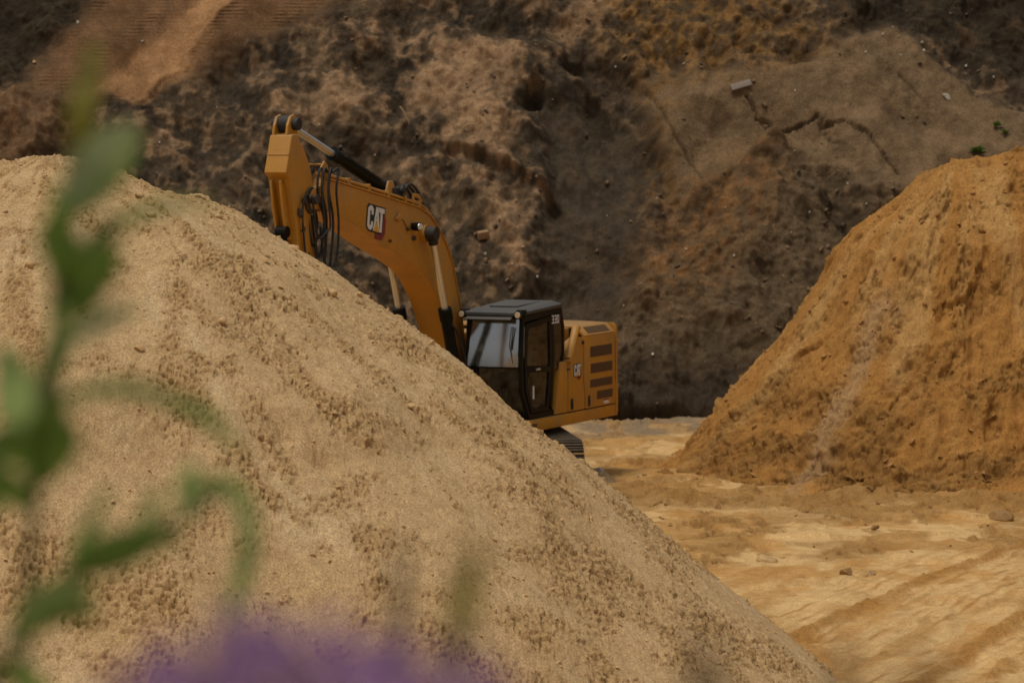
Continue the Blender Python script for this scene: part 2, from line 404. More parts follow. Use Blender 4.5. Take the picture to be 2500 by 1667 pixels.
# ------------------------------------------------------------------ ground
RUTS = [[(1.9, 40.9), (3.2, 43.2), (5.02, 46.5), (6.6, 49.3), (8.0, 51.9), (10, 55)],
        [(2.9, 37), (4.0, 39.4), (5.38, 42.1), (7.03, 45.6), (9, 50)],
        [(4.2, 37.3), (5.04, 39.4), (6.67, 43.2), (8.3, 47)]]
def ground():
    gx = lines((-400, -60, 40), (-60, -8, 2), (-8, -.6, .3), (-.6, 9.6, .024), (9.6, 26, .4), (26, 60, 3), (60, 400, 40))
    gy = lines((-300, 15, 20), (15, 37.5, 1), (37.5, 62, .046), (62, 76.6, .07), (76.6, 100, 2), (100, 700, 60))
    X, Y = np.meshgrid(gx, gy)
    near = sst(10, 9, np.abs(X - 4.5) - 0) * 0 + 1
    Z = .05 * fbm(X * .3, Y * .3, 3, 200) + .05 * fbm(X * 1.1, Y * 1.1, 3, 201)
    # travelled, smooth strip nearer than the rubble band
    trav = sst(1.2, -.6, (Y - 49.5) - (X - 3.2) * .42 + .9 * fbm(X * .6, Y * .5, 3, 205))
    patch = fbm(X * .55, Y * .34, 5, 206, .58)
    far = sst(59, 63, Y)
    crumb = np.clip(sst(-.10, .16, fbm(X * .7, Y * .45, 5, 207, .6) - .25 * sst(0, .25, patch)) * (1 - .8 * trav), 0, 1)
    wxx = X + .06 * fbm(X * 6, Y * 6, 2, 208); wyy = Y + .06 * fbm(X * 6 + 3, Y * 6, 2, 209)
    foot = np.exp(-((Y - 58.3 + 1.2 * fbm(X * .8, Y * .3, 4, 216)) / 1.2) ** 2) * sst(1.6, 3.0, X) + .35 * np.exp(-((np.hypot(X + 5.77, Y - 42) - 9.8) / .35) ** 2)
    foot = np.clip(foot, 0, 1)
    crumb = np.maximum(crumb, foot)
    Z = Z + foot * (.03 + .34 * np.maximum(0, fbm(X * .9, Y * .8, 4, 217)))
    Z = Z + clods(wxx, wyy, .8, 210, .30, .1, .30) * .8 * .5 * crumb
    Z = Z + clods(wxx, wyy, .34, 211, .55, .14, .42) * .34 * .5 * crumb
    Z = Z + clods(wxx, wyy, .16, 212, .6, .2, .48) * .16 * .55 * (crumb + .05)
    Z = Z + clods(X, Y, .085, 215, .5, .22, .5) * .085 * .5 * (crumb + .05)
    gp = sst(.02, .3, fbm(X * 3.2, Y * 2.2, 5, 213, .62)) * (crumb + .04)
    Z = Z + .04 * fbm(X * 4, Y * 4, 4, 218, .55) * (crumb + .06) - .07 * gp
    # low steps left by the blade
    Z = Z + .07 * sst(-.03, .03, fbm(X * .35 + 2, Y * .55, 3, 214)) * (1 - .5 * trav)
    Z = Z - .42 * sst(49.5, 41, Y) * sst(33, 36, Y)
    rutm = np.zeros_like(X)
    for k, pl in enumerate(RUTS):
        d = line_d(X + .10 * fbm(X * 2, Y * 2, 2, 220 + k), Y, pl)
        m = np.exp(-(d / .17) ** 4) * sst(-.6, .0, fbm(X * .8, Y * .8, 3, 226 + k))
        rutm = np.maximum(rutm, m)
        Z = Z + m * (.03 + .10 * clods(wxx, wyy, .11, 230 + k, .8, .25, .55) + .03 * fbm(X * 3, Y * 3, 3, 235 + k))
    # wheel lines beside the berms
    lc = (X * .886 - Y * .464)
    track = np.zeros_like(X)
    for k, o_ in enumerate((-17.9, -17.55, -17.2, -16.95, -16.75, -16.3, -16.1, -15.85, -15.3, -15.05, -14.75, -14.6, -14.2, -13.8, -13.6)):
        dl = np.abs(lc - o_ + .06 * fbm(X * .7, Y * .7, 3, 260 + k))
        track = np.maximum(track, np.exp(-(dl / .035) ** 2) * sst(-.05, .25, fbm(lc * 3 + k, Y * .8, 3, 280 + k)))
    track = track * trav
    Z = Z + .03 * track * (.4 + clods(wxx, wyy, .07, 290, .7, .25, .55))
    pale, tan, orange, brown, grey = lin(212, 174, 118), lin(184, 142, 86), lin(188, 136, 72), lin(142, 105, 58), lin(136, 116, 90)
    c = mixc(np.broadcast_to(tan, X.shape + (3,)), pale, sst(.0, .14, patch) * .9)
    c = mixc(c, pale, trav * (.15 + .75 * sst(-.2, .2, fbm(lc * 2.5 + .6 * fbm(X, Y, 2, 254), Y * .14, 4, 241, .6))))
    c = mixc(c, orange, sst(.02, .3, fbm(X * .9 + 7, Y * .5, 4, 242)) * .6)
    c = mixc(c, brown, sst(.0, .22, fbm(X * .45 + 3, Y * .28 + 8, 5, 246, .6)) * .5 * (1 - trav))
    c = mixc(c, orange, trav * sst(.02, .2, fbm(lc * 5 + .6 * fbm(X, Y, 2, 252), Y * .22, 4, 243, .6)) * .28)
    c = mixc(c, lin(150, 108, 58), trav * sst(.14, .26, fbm(lc * 9 + .8 * fbm(X, Y, 2, 253), Y * .3, 3, 248)) * .15)
    c = mixc(c, brown, crumb * (.48 - .1 * far))
    c = mixc(c, lin(116, 82, 42), np.clip(gp, 0, 1) * .45)  # low pits painted darker to imitate shade between the clods
    c = mixc(c, lin(150, 110, 58), foot * .6)
    c = mixc(c, brown, crumb * np.clip(fbm(X * 5, Y * 2.5, 4, 247, .65) * 2, 0, 1) * .6)
    c = mixc(c, lin(158, 112, 54), rutm * .8)
    c = mixc(c, lin(160, 112, 56), track * .7)
    g = sst(69.8, 71.4, Y + .8 * fbm(X * .8, Y * .8, 3, 245)) * (.45 + .55 * sst(-.2, .2, fbm(X * 1.2, Y * .5, 4, 249)))
    c = mixc(c, grey, g * .95)
    Z = Z + g * clods(wxx, wyy, .5, 250, .3, .1, .35) * .5 * .4
    out = sst(25, 60, np.hypot(X - 4, Y - 55))
    c = mixc(c, tan, out)
    o = sheet('ground', X, Y, Z, c, M['ground'])
    return tag(o, kind='structure')
GROUND = ground()

# ------------------------------------------------------------------ hillside
HY = np.array([75.2, 76, 77.5, 80, 84, 88, 95, 140, 400])
HZ = np.array([-.6, 0, 1.2, 4, 8, 12, 15, 17, 20])
HL = np.concatenate([[0], np.cumsum(np.hypot(np.diff(HY), np.diff(HZ)))])
def hill_raw(X, Sg):
    """surface point and soil colour for hillside coordinates: X along, S up the slope"""
    Y0 = np.interp(Sg, HL, HY); Z0 = np.interp(Sg, HL, HZ)
    xw = X + .40 * fbm(X * .8, Z0 * .8, 4, 300); zw = Z0 + .30 * fbm(X * .8 + 5, Z0 * .8, 4, 301)
    def pm(pts, soft=.35): return sst(-soft, soft, poly_sd(xw, zw, pts))
    def blob(cx, cz, rx, rz): return np.exp(-(((xw - cx) / rx) ** 2 + ((zw - cz) / rz) ** 2))
    darkTL = pm([(-20, 12), (-10.3, 9.84), (-12.2, 7.35), (-20, 6.8)])
    rampm = pm([(-9.6, 10.6), (-4.0, 10.3), (-4.9, 9.5), (-10.3, 6.95), (-12.2, 7.2), (-10.4, 9.7)], .4)
    streak = pm([(-7.4, 10.4), (-6.35, 10.4), (-9.2, 7.0), (-10.3, 7.3)], .16)
    lscarp = pm([(-20, 7.3), (-11.1, 7.1), (-10.2, 6.0), (-12.5, 5.2), (-20, 5)], .3)
    spur = pm([(3.2, 7.8), (6.3, 7.7), (8.3, 8.4), (9.6, 8.9), (12.7, 6.5), (14, 4.6), (9.6, 4.6), (6.5, 5.8), (4.2, 4.7), (3.3, 6.6)], .3)
    mound = pm([(3.9, 5.0), (6.45, 6.1), (9.2, 5.0), (11, 2.5), (11, -1), (1.6, -1), (2.5, 2.2)], .35)
    orM = pm([(4.2, 5.1), (6.3, 6.1), (6.5, 5.0), (5.6, 3.4), (4.6, 2.2), (3.4, 2.0), (3.0, 3.3)], 0.88)
    orT = pm([(2.6, 10.5), (6.3, 10.2), (8.1, 8.6), (6.3, 7.7), (3.5, 7.7), (2.3, 8.7)], 0.77)
    orL = pm([(3.1, 8.0), (4.2, 7.7), (3.9, 6.2), (4.1, 4.9), (3.3, 4.6), (3.2, 6.5)], 0.44)
    darkTR = pm([(6.8, 12), (16, 12), (16, 7.2), (12.8, 7.6), (11.2, 8.6), (9.5, 9.1), (8.5, 8.6)], .35)
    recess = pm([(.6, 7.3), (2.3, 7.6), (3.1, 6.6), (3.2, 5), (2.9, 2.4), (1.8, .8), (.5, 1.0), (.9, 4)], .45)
    tanc = np.clip(blob(-.85, 8.2, 1.4, .75) + blob(-1.9, 7.35, .8, .5) + blob(-.75, 6.5, .95, .95) + .85 * blob(-4.2, 7.2, .9, .6)
                   + .6 * blob(-5.6, 6.6, .7, .9) + .7 * blob(-.2, 4.4, .9, .9) + .5 * blob(-3.4, 8.9, 1.2, .5) + .5 * blob(-8.4, 6.2, .9, .7)
                   + .55 * blob(.0, 3.2, .5, .6) + .5 * blob(-2.4, 5.6, .7, .3), 0, 1)
    tanr = pm([(1.0, 9.1), (2.6, 10.3), (3.6, 10.4), (2.2, 9.3), (1.4, 8.5)], .2)
    # ---- relief, out from the slope
    D = .95 * fbm(X * .22, Z0 * .25, 3, 310) + .30 * fbm(X * .55, Z0 * .6, 2, 311)
    loose = np.clip(1 - rampm - .6 * spur - .4 * recess, .1, 1)
    rr_ = ridged(X * .55 + .3 * Z0, Z0 * .6, 4, 312)
    D = D + (.38 * rr_ + .34 * fbm(X * 1.3, Z0 * 1.3, 5, 313, .58)) * loose
    D = D + .30 * fbm(X * .9, Z0 * .6, 3, 314) * tanc + .25 * tanc
    D = D + .45 * spur + .25 * rampm - .10 * streak + .5 * lscarp
    edge = line_d(xw, zw, [(-6.5, 10.2), (-9.35, 7.1)])
    D = D + .16 * np.exp(-(edge / .10) ** 2)
    D = D - .55 * recess
    # a fan of loose spill, narrow at the top and wide at its foot
    hw = .25 + np.maximum(0, 6.15 - zw) * .78
    fan = np.clip(1 - ((xw - 6.4 + (6.15 - zw) * .10) / hw) ** 2, 0, 1) * sst(6.35, 5.9, zw)
    D = D + .85 * np.sqrt(fan) * (1 + .12 * fbm(X * .7, Z0 * .7, 3, 316))
    mound = np.maximum(mound * .5, sst(0, .25, fan))
    # the undercut ledge
    led = np.interp(X, [-1.9, -1.56, -.59, .15, .78, 1.3], [6.1, 5.98, 5.66, 5.35, 4.93, 4.6]) + .1 * fbm(X * 2, X * 0, 3, 320)
    lx = sst(-2.0, -1.4, X) * sst(1.5, .8, X)
    D = D + lx * .30 * sst(-.09, .02, Z0 - led) * np.exp(-np.maximum(0, Z0 - led) / .8)
    D = D - lx * .14 * np.exp(-((Z0 - led + .16) / .12) ** 2)
    # dark hollows
    for cx, cz, rx, rz, dp in ((.62, 7.2, .28, .24, .75), (1.6, 8.0, .6, .25, .5), (-2.6, 7.0, .5, .35, .5), (-1.7, 7.5, .3, .22, .5),
                               (2.3, 7.3, .45, .55, .35), (-6.6, 8.2, .7, .35, .4), (-10.9, 6.5, .25, .3, .5), (-7.6, 6.4, .5, .3, .3), (-.6, 8.1, .35, .15, .3)):
        D = D - dp * np.exp(-(((xw - cx) / rx) ** 2 + ((zw - cz) / rz) ** 2))
    wxx = X + .06 * fbm(X * 6, Z0 * 6, 2, 330); wzz = Sg + .06 * fbm(X * 6 + 2, Z0 * 6, 2, 331)
    crumb = np.clip(.55 * loose + .8 * orT + .7 * mound + .25 - .9 * rampm - .55 * spur * (1 - mound) - .5 * recess, .05, 1.2)
    crumb = crumb * (.12 + .88 * sst(-.18, .30, fbm(X * .6, Z0 * .7, 4, 333)))
    D = D + clods(wxx, wzz, .75, 334, .35, .15, .42) * .75 * .5 * crumb
    D = D + clods(wxx, wzz, .34, 335, .5, .18, .48) * .34 * .7 * crumb
    D = D + clods(wxx, wzz, .17, 336, .5, .2, .5) * .17 * .7 * (crumb + .05)
    D = D + .08 * fbm(X * 3, Sg * 3, 4, 337, .55) * (.25 + crumb)
    # cracks in the spur
    cr = np.minimum(line_d(X + .13 * fbm(X * 4, Z0 * 4, 4, 340, .65), Z0 + .13 * fbm(X * 4 + 3, Z0 * 4, 4, 341, .65),
                           [(5.85, 7.1), (6.06, 6.73), (6.58, 6.42), (7.22, 6.46), (7.5, 6.62), (7.62, 6.4), (8.18, 6.42), (8.78, 5.98), (9.34, 5.24)]),
                    line_d(X + .05 * fbm(X * 5, Z0 * 5, 2, 340), Z0, [(3.35, 7.4), (3.7, 6.83), (3.92, 6.3), (4.4, 5.66), (4.6, 5.2)]) + .012)
    cr = cr + .03 * np.maximum(0, fbm(X * 1.5, Z0 * 1.5, 2, 342))
    cr = np.minimum(cr, line_d(X + .1 * fbm(X * 5, Z0 * 5, 3, 343), Z0, [(7.5, 6.5), (7.7, 6.15), (8.1, 5.9)]) + .018)
    cr = np.minimum(cr, line_d(X, Z0, [(6.1, 6.7), (6.5, 6.3), (6.85, 5.95)]) + .02)
    cr = np.minimum(cr, line_d(X, Z0, [(9.6, 7.6), (9.95, 7.25), (10.2, 6.95)]) + .02)
    D = D - .17 * np.exp(-(cr / .034) ** 2)
    D = D * sst(0, .8, Sg) + 0
    # ---- soil colours
    n1 = fbm(X * .9, Z0 * .9, 4, 350); n2 = fbm(X * 3, Z0 * 3, 4, 351)
    earth, dark, brown, tan = lin(68, 56, 42), lin(41, 36, 28), lin(92, 74, 53), lin(146, 116, 85)
    c = mixc(np.broadcast_to(earth, X.shape + (3,)), dark, sst(-.14, .34, n1 + .3 * n2) * .8)
    c = mixc(c, brown, sst(.0, .45, fbm(X * .7 + 9, Z0 * .8, 4, 352)) * .8)
    c = mixc(c, tan, sst(.22, .58, rr_ * .45 + n2 * .9) * .45 * loose)
    c = mixc(c, tan, sst(.15, .85, tanc + .6 * n2) * sst(.05, .35, tanc) * .80)
    c = mixc(c, lin(136, 106, 76), tanr * .8)
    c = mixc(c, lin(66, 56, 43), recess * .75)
    c = mixc(c, lin(112, 90, 64), spur * (.8 + .2 * n2))
    c = mixc(c, lin(90, 73, 52), mound * .8)
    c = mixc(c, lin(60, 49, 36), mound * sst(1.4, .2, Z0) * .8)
    og = lin(118, 87, 48); gran = sst(-.25, .35, n2 + .5 * fbm(X * 7, Z0 * 7, 3, 353))
    c = mixc(c, og, np.clip(orT * (.15 + .8 * gran), 0, 1))
    c = mixc(c, lin(118, 82, 46), np.clip(orM * (.25 + .65 * gran), 0, 1) * .9)
    c = mixc(c, lin(106, 78, 44), np.clip(orL * gran, 0, 1) * .7)
    c = mixc(c, lin(46, 39, 28), darkTR * .85)
    c = mixc(c, lin(90, 68, 46), darkTR * sst(.05, .5, n1) * .5)
    c = mixc(c, lin(48, 40, 29), darkTL * .9)
    c = mixc(c, lin(114, 83, 55), rampm * (.78 + .3 * n2))
    c = mixc(c, lin(150, 112, 75), streak * .85)
    c = mixc(c, lin(112, 84, 57), lscarp * (.6 + .5 * n2))
    c = mixc(c, lin(48, 38, 27), np.exp(-(cr / .04) ** 2) * .40)
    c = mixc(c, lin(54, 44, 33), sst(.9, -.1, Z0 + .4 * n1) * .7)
    c = c * (1.12 * (.86 + .28 * sst(-.3, .3, fbm(X * 1.6, Z0 * 1.6, 4, 355, .6))))[..., None]
    gr = rampm * (1 - .85 * streak) * sst(-.15, .3, fbm(X * 1.1 - Z0 * 1.1, Z0 * .5, 3, 360)) * (.4 + .6 * sst(-.2, .2, fbm(X * 3, Z0 * 3, 2, 361)))
    Y = Y0 - D * .72; Z = Z0 + D * .60
    return Y, Z, c, gr
def hillside():
    gx = lines((-150, -40, 15), (-40, -14, .8), (-14, 13.9, .038), (13.9, 40, .8), (40, 150, 15))
    gs = lines((0, 1, .08), (1, 18.5, .040), (18.5, 30, .6), (30, HL[-1], 40))
    X, Sg = np.meshgrid(gx, gs)
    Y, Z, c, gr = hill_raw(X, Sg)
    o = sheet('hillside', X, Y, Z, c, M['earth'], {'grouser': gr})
    return tag(o, kind='structure')
hillside()
def hill_at(x, z):
    """the hillside's point at x whose undisturbed height is z"""
    s = float(np.interp(z, HZ, HL))
    Y, Z, c, g = hill_raw(np.array([[x]], np.float32), np.array([[s]], np.float32))
    return Vector((x, float(Y[0, 0]), float(Z[0, 0])))

# ------------------------------------------------------------------ the bank the viewer stands on
def near_bank():
    gx = lines((-60, -4, 2), (-4, 4, .1), (4, 60, 2)); gy = lines((-60, -2, 2), (-2, 17, .15), (17, 22, .5))
    X, Y = np.meshgrid(gx, gy)
    Z = np.interp(Y, [-60, -10, 0, 6.2, 7.5, 15.5, 17.5, 22], [6.2, 5.6, 5.2, 5.15, 4.6, .2, -.3, -.5])
    Z = Z + .06 * fbm(X * 1.5, Y * 1.5, 4, 400)
    c = mixc(np.broadcast_to(lin(120, 96, 62), X.shape + (3,)), lin(84, 84, 44), sst(-.1, .3, fbm(X * .8, Y * .8, 4, 401)))
    return tag(sheet('near_bank', X, Y, Z, c, M['bank']), kind='structure')
near_bank()

#@@OBJECTS@@
# ================================================================== OBJECTS
# ------------------------------------------------------------------ mesh helpers
def obj(name, bm, m, parent=None, smooth=None, loc=None):
    bmesh.ops.recalc_face_normals(bm, faces=bm.faces[:])
    me = bpy.data.meshes.new(name); bm.to_mesh(me); bm.free()
    if smooth is not None:
        for p in me.polygons: p.use_smooth = True
        me.set_sharp_from_angle(angle=math.radians(smooth))
    me.materials.append(M[m] if isinstance(m, str) else m)
    o = bpy.data.objects.new(name, me); COL.objects.link(o)
    if parent: o.parent = parent
    if loc: o.location = loc
    return o
def bev(bm, w, seg=2):
    if w > 0:
        bmesh.ops.bevel(bm, geom=bm.edges[:], offset=w, segments=seg, affect='EDGES', profile=.6, clamp_overlap=True)
    return bm
def merge(*bms):
    a = bms[0]
    for b in bms[1:]:
        me = bpy.data.meshes.new('t'); b.to_mesh(me); b.free(); a.from_mesh(me); bpy.data.meshes.remove(me)
    return a
def box(x0, x1, y0, y1, z0, z1, w=0.01):
    bm = bmesh.new()
    bmesh.ops.create_cube(bm, size=1, matrix=Matrix.Translation(((x0 + x1) / 2, (y0 + y1) / 2, (z0 + z1) / 2)) @ Matrix.Diagonal((abs(x1 - x0), abs(y1 - y0), abs(z1 - z0), 1)))
    return bev(bm, w)
def prism(pts, y0, y1, w=0.0, seg=2):
    """outline in the machine's side plane (forward, up), pushed across from y0 to y1"""
    bm = bmesh.new()
    a = [bm.verts.new((p[0], y0, p[1])) for p in pts]; b = [bm.verts.new((p[0], y1, p[1])) for p in pts]
    n = len(pts)
    bm.faces.new(a); bm.faces.new(b[::-1])
    for i in range(n): bm.faces.new((a[i], b[i], b[(i + 1) % n], a[(i + 1) % n]))
    bmesh.ops.recalc_face_normals(bm, faces=bm.faces[:])
    if w > 0:
        ed = [e for e in bm.edges if len(e.link_faces) == 2 and e.calc_face_angle(0) > .35]
        bmesh.ops.bevel(bm, geom=ed, offset=w, segments=seg, affect='EDGES', profile=.6, clamp_overlap=True)
    return bm
def ring(outer, inner, y0, y1):
    """a flat frame: outer and inner outline with the same number of points"""
    bm = bmesh.new(); n = len(outer)
    V = [[bm.verts.new((p[0], y, p[1])) for p in L] for y in (y0, y1) for L in (outer, inner)]
    for i in range(n):
        j = (i + 1) % n
        bm.faces.new((V[0][i], V[0][j], V[1][j], V[1][i])); bm.faces.new((V[2][i], V[3][i], V[3][j], V[2][j]))
        bm.faces.new((V[0][i], V[2][i], V[2][j], V[0][j])); bm.faces.new((V[1][i], V[1][j], V[3][j], V[3][i]))
    return bm
def pane(pts, y):
    bm = bmesh.new(); bm.faces.new([bm.verts.new((p[0], y, p[1])) for p in pts]); return bm
def tube(pts, r, seg=8, cap=True):
    bm = bmesh.new(); P = [Vector(p) for p in pts]; R = r if isinstance(r, (list, tuple)) else [r] * len(P)
    rows = []; up = Vector((.13, .31, .94))
    for i, p in enumerate(P):
        d = (P[min(i + 1, len(P) - 1)] - P[max(i - 1, 0)]).normalized()
        if abs(d.dot(up)) > .98: up = Vector((1, .1, 0))
        a = d.cross(up).normalized(); b = a.cross(d)
        up = b
        rows.append([bm.verts.new(p + (a * math.cos(t) + b * math.sin(t)) * R[i]) for t in (2 * math.pi * k / seg for k in range(seg))])
    for x, y in zip(rows, rows[1:]):
        for k in range(seg): bm.faces.new((x[k], x[(k + 1) % seg], y[(k + 1) % seg], y[k]))
    if cap: bm.faces.new(rows[0]); bm.faces.new(rows[-1][::-1])
    return bm
def curve(pts, n=8):
    """smooth line through points"""
    P = [Vector(p) for p in pts]; P = [P[0] * 2 - P[1]] + P + [P[-1] * 2 - P[-2]]; o = []
    for i in range(1, len(P) - 2):
        a, b, c, d = P[i - 1:i + 3]
        for k in range(n):
            t = k / n
            o.append(.5 * ((2 * b) + (c - a) * t + (2 * a - 5 * b + 4 * c - d) * t * t + (3 * b - a - 3 * c + d) * t ** 3))
    o.append(P[-2]); return o
def ribbon(pts, y0, y1, th):
    """a plate that follows a line in the side plane"""
    n = len(pts); up = []
    for i in range(n):
        a = Vector(pts[max(0, i - 1)]); b = Vector(pts[min(n - 1, i + 1)]); d = (b - a).normalized()
        up.append((pts[i][0] - d.y * th, pts[i][1] + d.x * th))
    return prism(list(pts) + up[::-1], y0, y1, .006, 1)

# ------------------------------------------------------------------ excavator
ex = bpy.data.objects.new('excavator', None); COL.objects.link(ex)
ex.location = (-.583, 60.73, .03); ex.rotation_euler = (0, 0, math.radians(246))
tag(ex, 'yellow tracked excavator with raised boom and black cab, half hidden behind the pale sand heap', 'excavator')

# --- superstructure
skirt = obj('deck_skirt', prism([(1.2, 1.13), (1.2, 1.345), (-2.86, 1.345), (-2.86, 1.13)], -1.48, 1.5, .02), 'yellow', ex, 40)
obj('skirt_step', box(.85, 1.08, 1.5, 1.512, 1.20, 1.28, .004), 'grille', skirt, 40)
obj('swing_platform', prism([(1.9, 1.0), (1.9, 1.5), (1.2, 1.6), (-2.6, 1.3), (-2.6, 1.0)], -.75, .3, .02), 'yellow', ex, 40)
obj('slew_ring', tube([(0, 0, .82), (0, 0, 1.12)], .75, 28), 'steel', ex, 40)
# engine housing: outline across the machine (left, up), run front to rear
def cross_prism(pts, x0, x1, w=.015):
    bm = bmesh.new()
    a = [bm.verts.new((x0, p[0], p[1])) for p in pts]; b = [bm.verts.new((x1, p[0], p[1])) for p in pts]; n = len(pts)
    bm.faces.new(a); bm.faces.new(b[::-1])
    for i in range(n): bm.faces.new((a[i], b[i], b[(i + 1) % n], a[(i + 1) % n]))
    bmesh.ops.recalc_face_normals(bm, faces=bm.faces[:])
    return bev(bm, w, 2)
hood = [(1.44, 1.36), (1.44, 2.66), (1.30, 2.84), (-1.30, 2.84), (-1.44, 2.66), (-1.44, 1.36)]
core = obj('engine_housing', cross_prism(hood, -1.30, -2.86, .01), 'black', ex)
panel = obj('rear_side_panel', merge(
    prism([(-1.40, 1.365), (-1.40, 1.66), (-1.33, 1.86), (-1.33, 2.705), (-2.83, 2.705), (-2.83, 1.84), (-2.86, 1.72), (-2.86, 1.365)], 1.44, 1.50, .012),
    ), 'yellow', ex, 40)
def chamfer_panel(x0, x1):
    bm = bmesh.new()
    P = [(1.50, 2.715), (1.335, 2.885), (1.30, 2.85), (1.45, 2.69)]
    a = [bm.verts.new((x0, *p)) for p in P]; b = [bm.verts.new((x1, *p)) for p in P]
    bm.faces.new(a); bm.faces.new(b[::-1])
    for i in range(4): bm.faces.new((a[i], b[i], b[(i + 1) % 4], a[(i + 1) % 4]))
    bmesh.ops.recalc_face_normals(bm, faces=bm.faces[:]); return bev(bm, .008)
cham = obj('hood_edge_panel', chamfer_panel(-1.33, -2.83), 'yellow', ex, 40)
obj('hood', merge(box(-1.33, -2.83, -1.32, 1.325, 2.845, 2.885, .012), box(-1.6, -2.6, -.6, .5, 2.88, 2.93, .015)), 'yellow', ex, 40)
def louver(x0, x1, z0, z1, parent, y=1.503, skew=0):
    b = box(x0, x1, y - .02, y, z0, z1, .002); n = max(5, int((z1 - z0) / .028))
    for k in range(n):
        z = z0 + (k + .5) * (z1 - z0) / n
        b = merge(b, box(x0 + .01, x1 - .01, y - .002, y + .006, z - .005, z + .005, 0))
    return obj('louver', b, 'grille', parent)
louver(-1.62, -2.66, 2.30, 2.50, panel); louver(-1.64, -2.68, 2.00, 2.18, panel)
louver(-1.62, -2.68, 1.735, 1.885, panel); louver(-1.95, -2.70, 1.50, 1.655, panel)
# louvre on the sloping edge
lv = box(-1.58, -2.62, -.075, .075, -.004, .006, .002)
for k in range(5): lv = merge(lv, box(-1.59, -2.61, -.065 + k * .031, -.055 + k * .031, .004, .010, 0))
lvo = obj('louver', lv, 'grille', cham); lvo.location = (0, 1.418, 2.801); lvo.rotation_euler = (math.radians(-45.8), 0, 0)
def latch(x, z, parent): return obj('latch', merge(box(x - .05, x + .05, 1.5, 1.508, z - .1, z + .1, .004), box(x - .025, x + .025, 1.506, 1.522, z - .06, z + .03, .004)), 'rubber', parent, 40)
latch(-1.56, 1.50, panel)
st = obj('sticker', box(-2.28, -2.52, 1.500, 1.503, 1.40, 1.475, 0), 'white', panel)
obj('warning_stripe', box(-2.28, -2.52, 1.5032, 1.505, 1.455, 1.478, 0), 'red', panel)
obj('warning_triangle', prism([(-2.54, 1.40), (-2.62, 1.40), (-2.58, 1.47)], 1.5, 1.503), 'print_yellow', panel)
# middle door with the emblem, between cab and louvred panel
door = obj('storage_door', prism([(-.62, 1.365), (-.62, 1.95), (-.62, 2.30), (-.80, 2.62), (-1.10, 2.70), (-1.31, 2.70), (-1.31, 1.87), (-1.38, 1.66), (-1.38, 1.365)], 1.30, 1.492, .014), 'yellow', ex, 40)
latch(-.76, 1.50, door); obj('hinge', box(-.55, -.66, 1.488, 1.505, 2.13, 2.16, .003), 'rubber', door)
obj('side_cover', prism([(-.02, 1.365), (-.30, 2.30), (-.60, 2.30), (-.60, 1.365)], 1.28, 1.485, .012), 'yellow', ex, 40)
obj('filter_housing', prism([(-.28, 1.4), (-.28, 2.60), (-.55, 2.86), (-1.28, 2.86), (-1.28, 1.4)], -.2, 1.22, .02), 'yellow', ex, 40)
obj('tank_cover', prism([(1.15, 1.36), (1.15, 1.9), (.3, 2.25), (-.3, 2.6), (-1.28, 2.8), (-1.28, 1.36)], -1.46, -.75, .02), 'yellow', ex, 40)
# the pale rounded guard bar that leans down from the hood
gb = curve([(-1.26, 1.40, 2.86), (-1.05, 1.45, 2.86), (-.90, 1.48, 2.74), (-.72, 1.49, 2.50), (-.60, 1.49, 2.33)], 6)
obj('guard_bar', tube(gb, [.075 if k > 3 else .055 for k in range(len(gb))], 10), 'yellow', ex, 50)
obj('guard_bar_foot', tube([(-.60, 1.44, 2.30), (-.60, 1.56, 2.30)], .05, 12), 'yellow', ex, 50)
obj('guard_bar_bolt', tube([(-1.26, 1.46, 2.60), (-1.26, 1.52, 2.60)], .035, 10), 'rubber', ex, 50)
obj('hood_latch', tube(curve([(-1.22, .9, 2.88), (-1.25, .95, 2.96), (-1.35, 1.0, 2.97), (-1.42, 1.05, 2.89)], 4), .016, 6), 'rubber', ex)
# counterweight
def counterweight():
    bm = bmesh.new()
    prof = [(0, 2.885), (.10, 2.87), (.16, 2.72), (.165, 1.86), (.24, 1.70), (.24, 1.22), (.14, 1.13), (0, 1.13)]
    rows = []
    for l in np.linspace(-1.5, 1.5, 25):
        e = 1 - max(0, (abs(l) - 1.36) / .14) ** 2 * .55
        bulge = .42 * (1 - (l / 1.5) ** 2)
        rows.append([bm.verts.new((-2.875 - (d * e + (bulge if d > 0 else 0)), l, z if z < 2.8 or abs(l) < 1.42 else z - .04)) for d, z in prof])
    for a, b in zip(rows, rows[1:]):
        for k in range(len(prof)): bm.faces.new((a[k], a[(k + 1) % len(prof)], b[(k + 1) % len(prof)], b[k]))
    bm.faces.new(rows[0]); bm.faces.new(rows[-1][::-1])
    return bm
obj('counterweight', counterweight(), 'yellow', ex, 35)

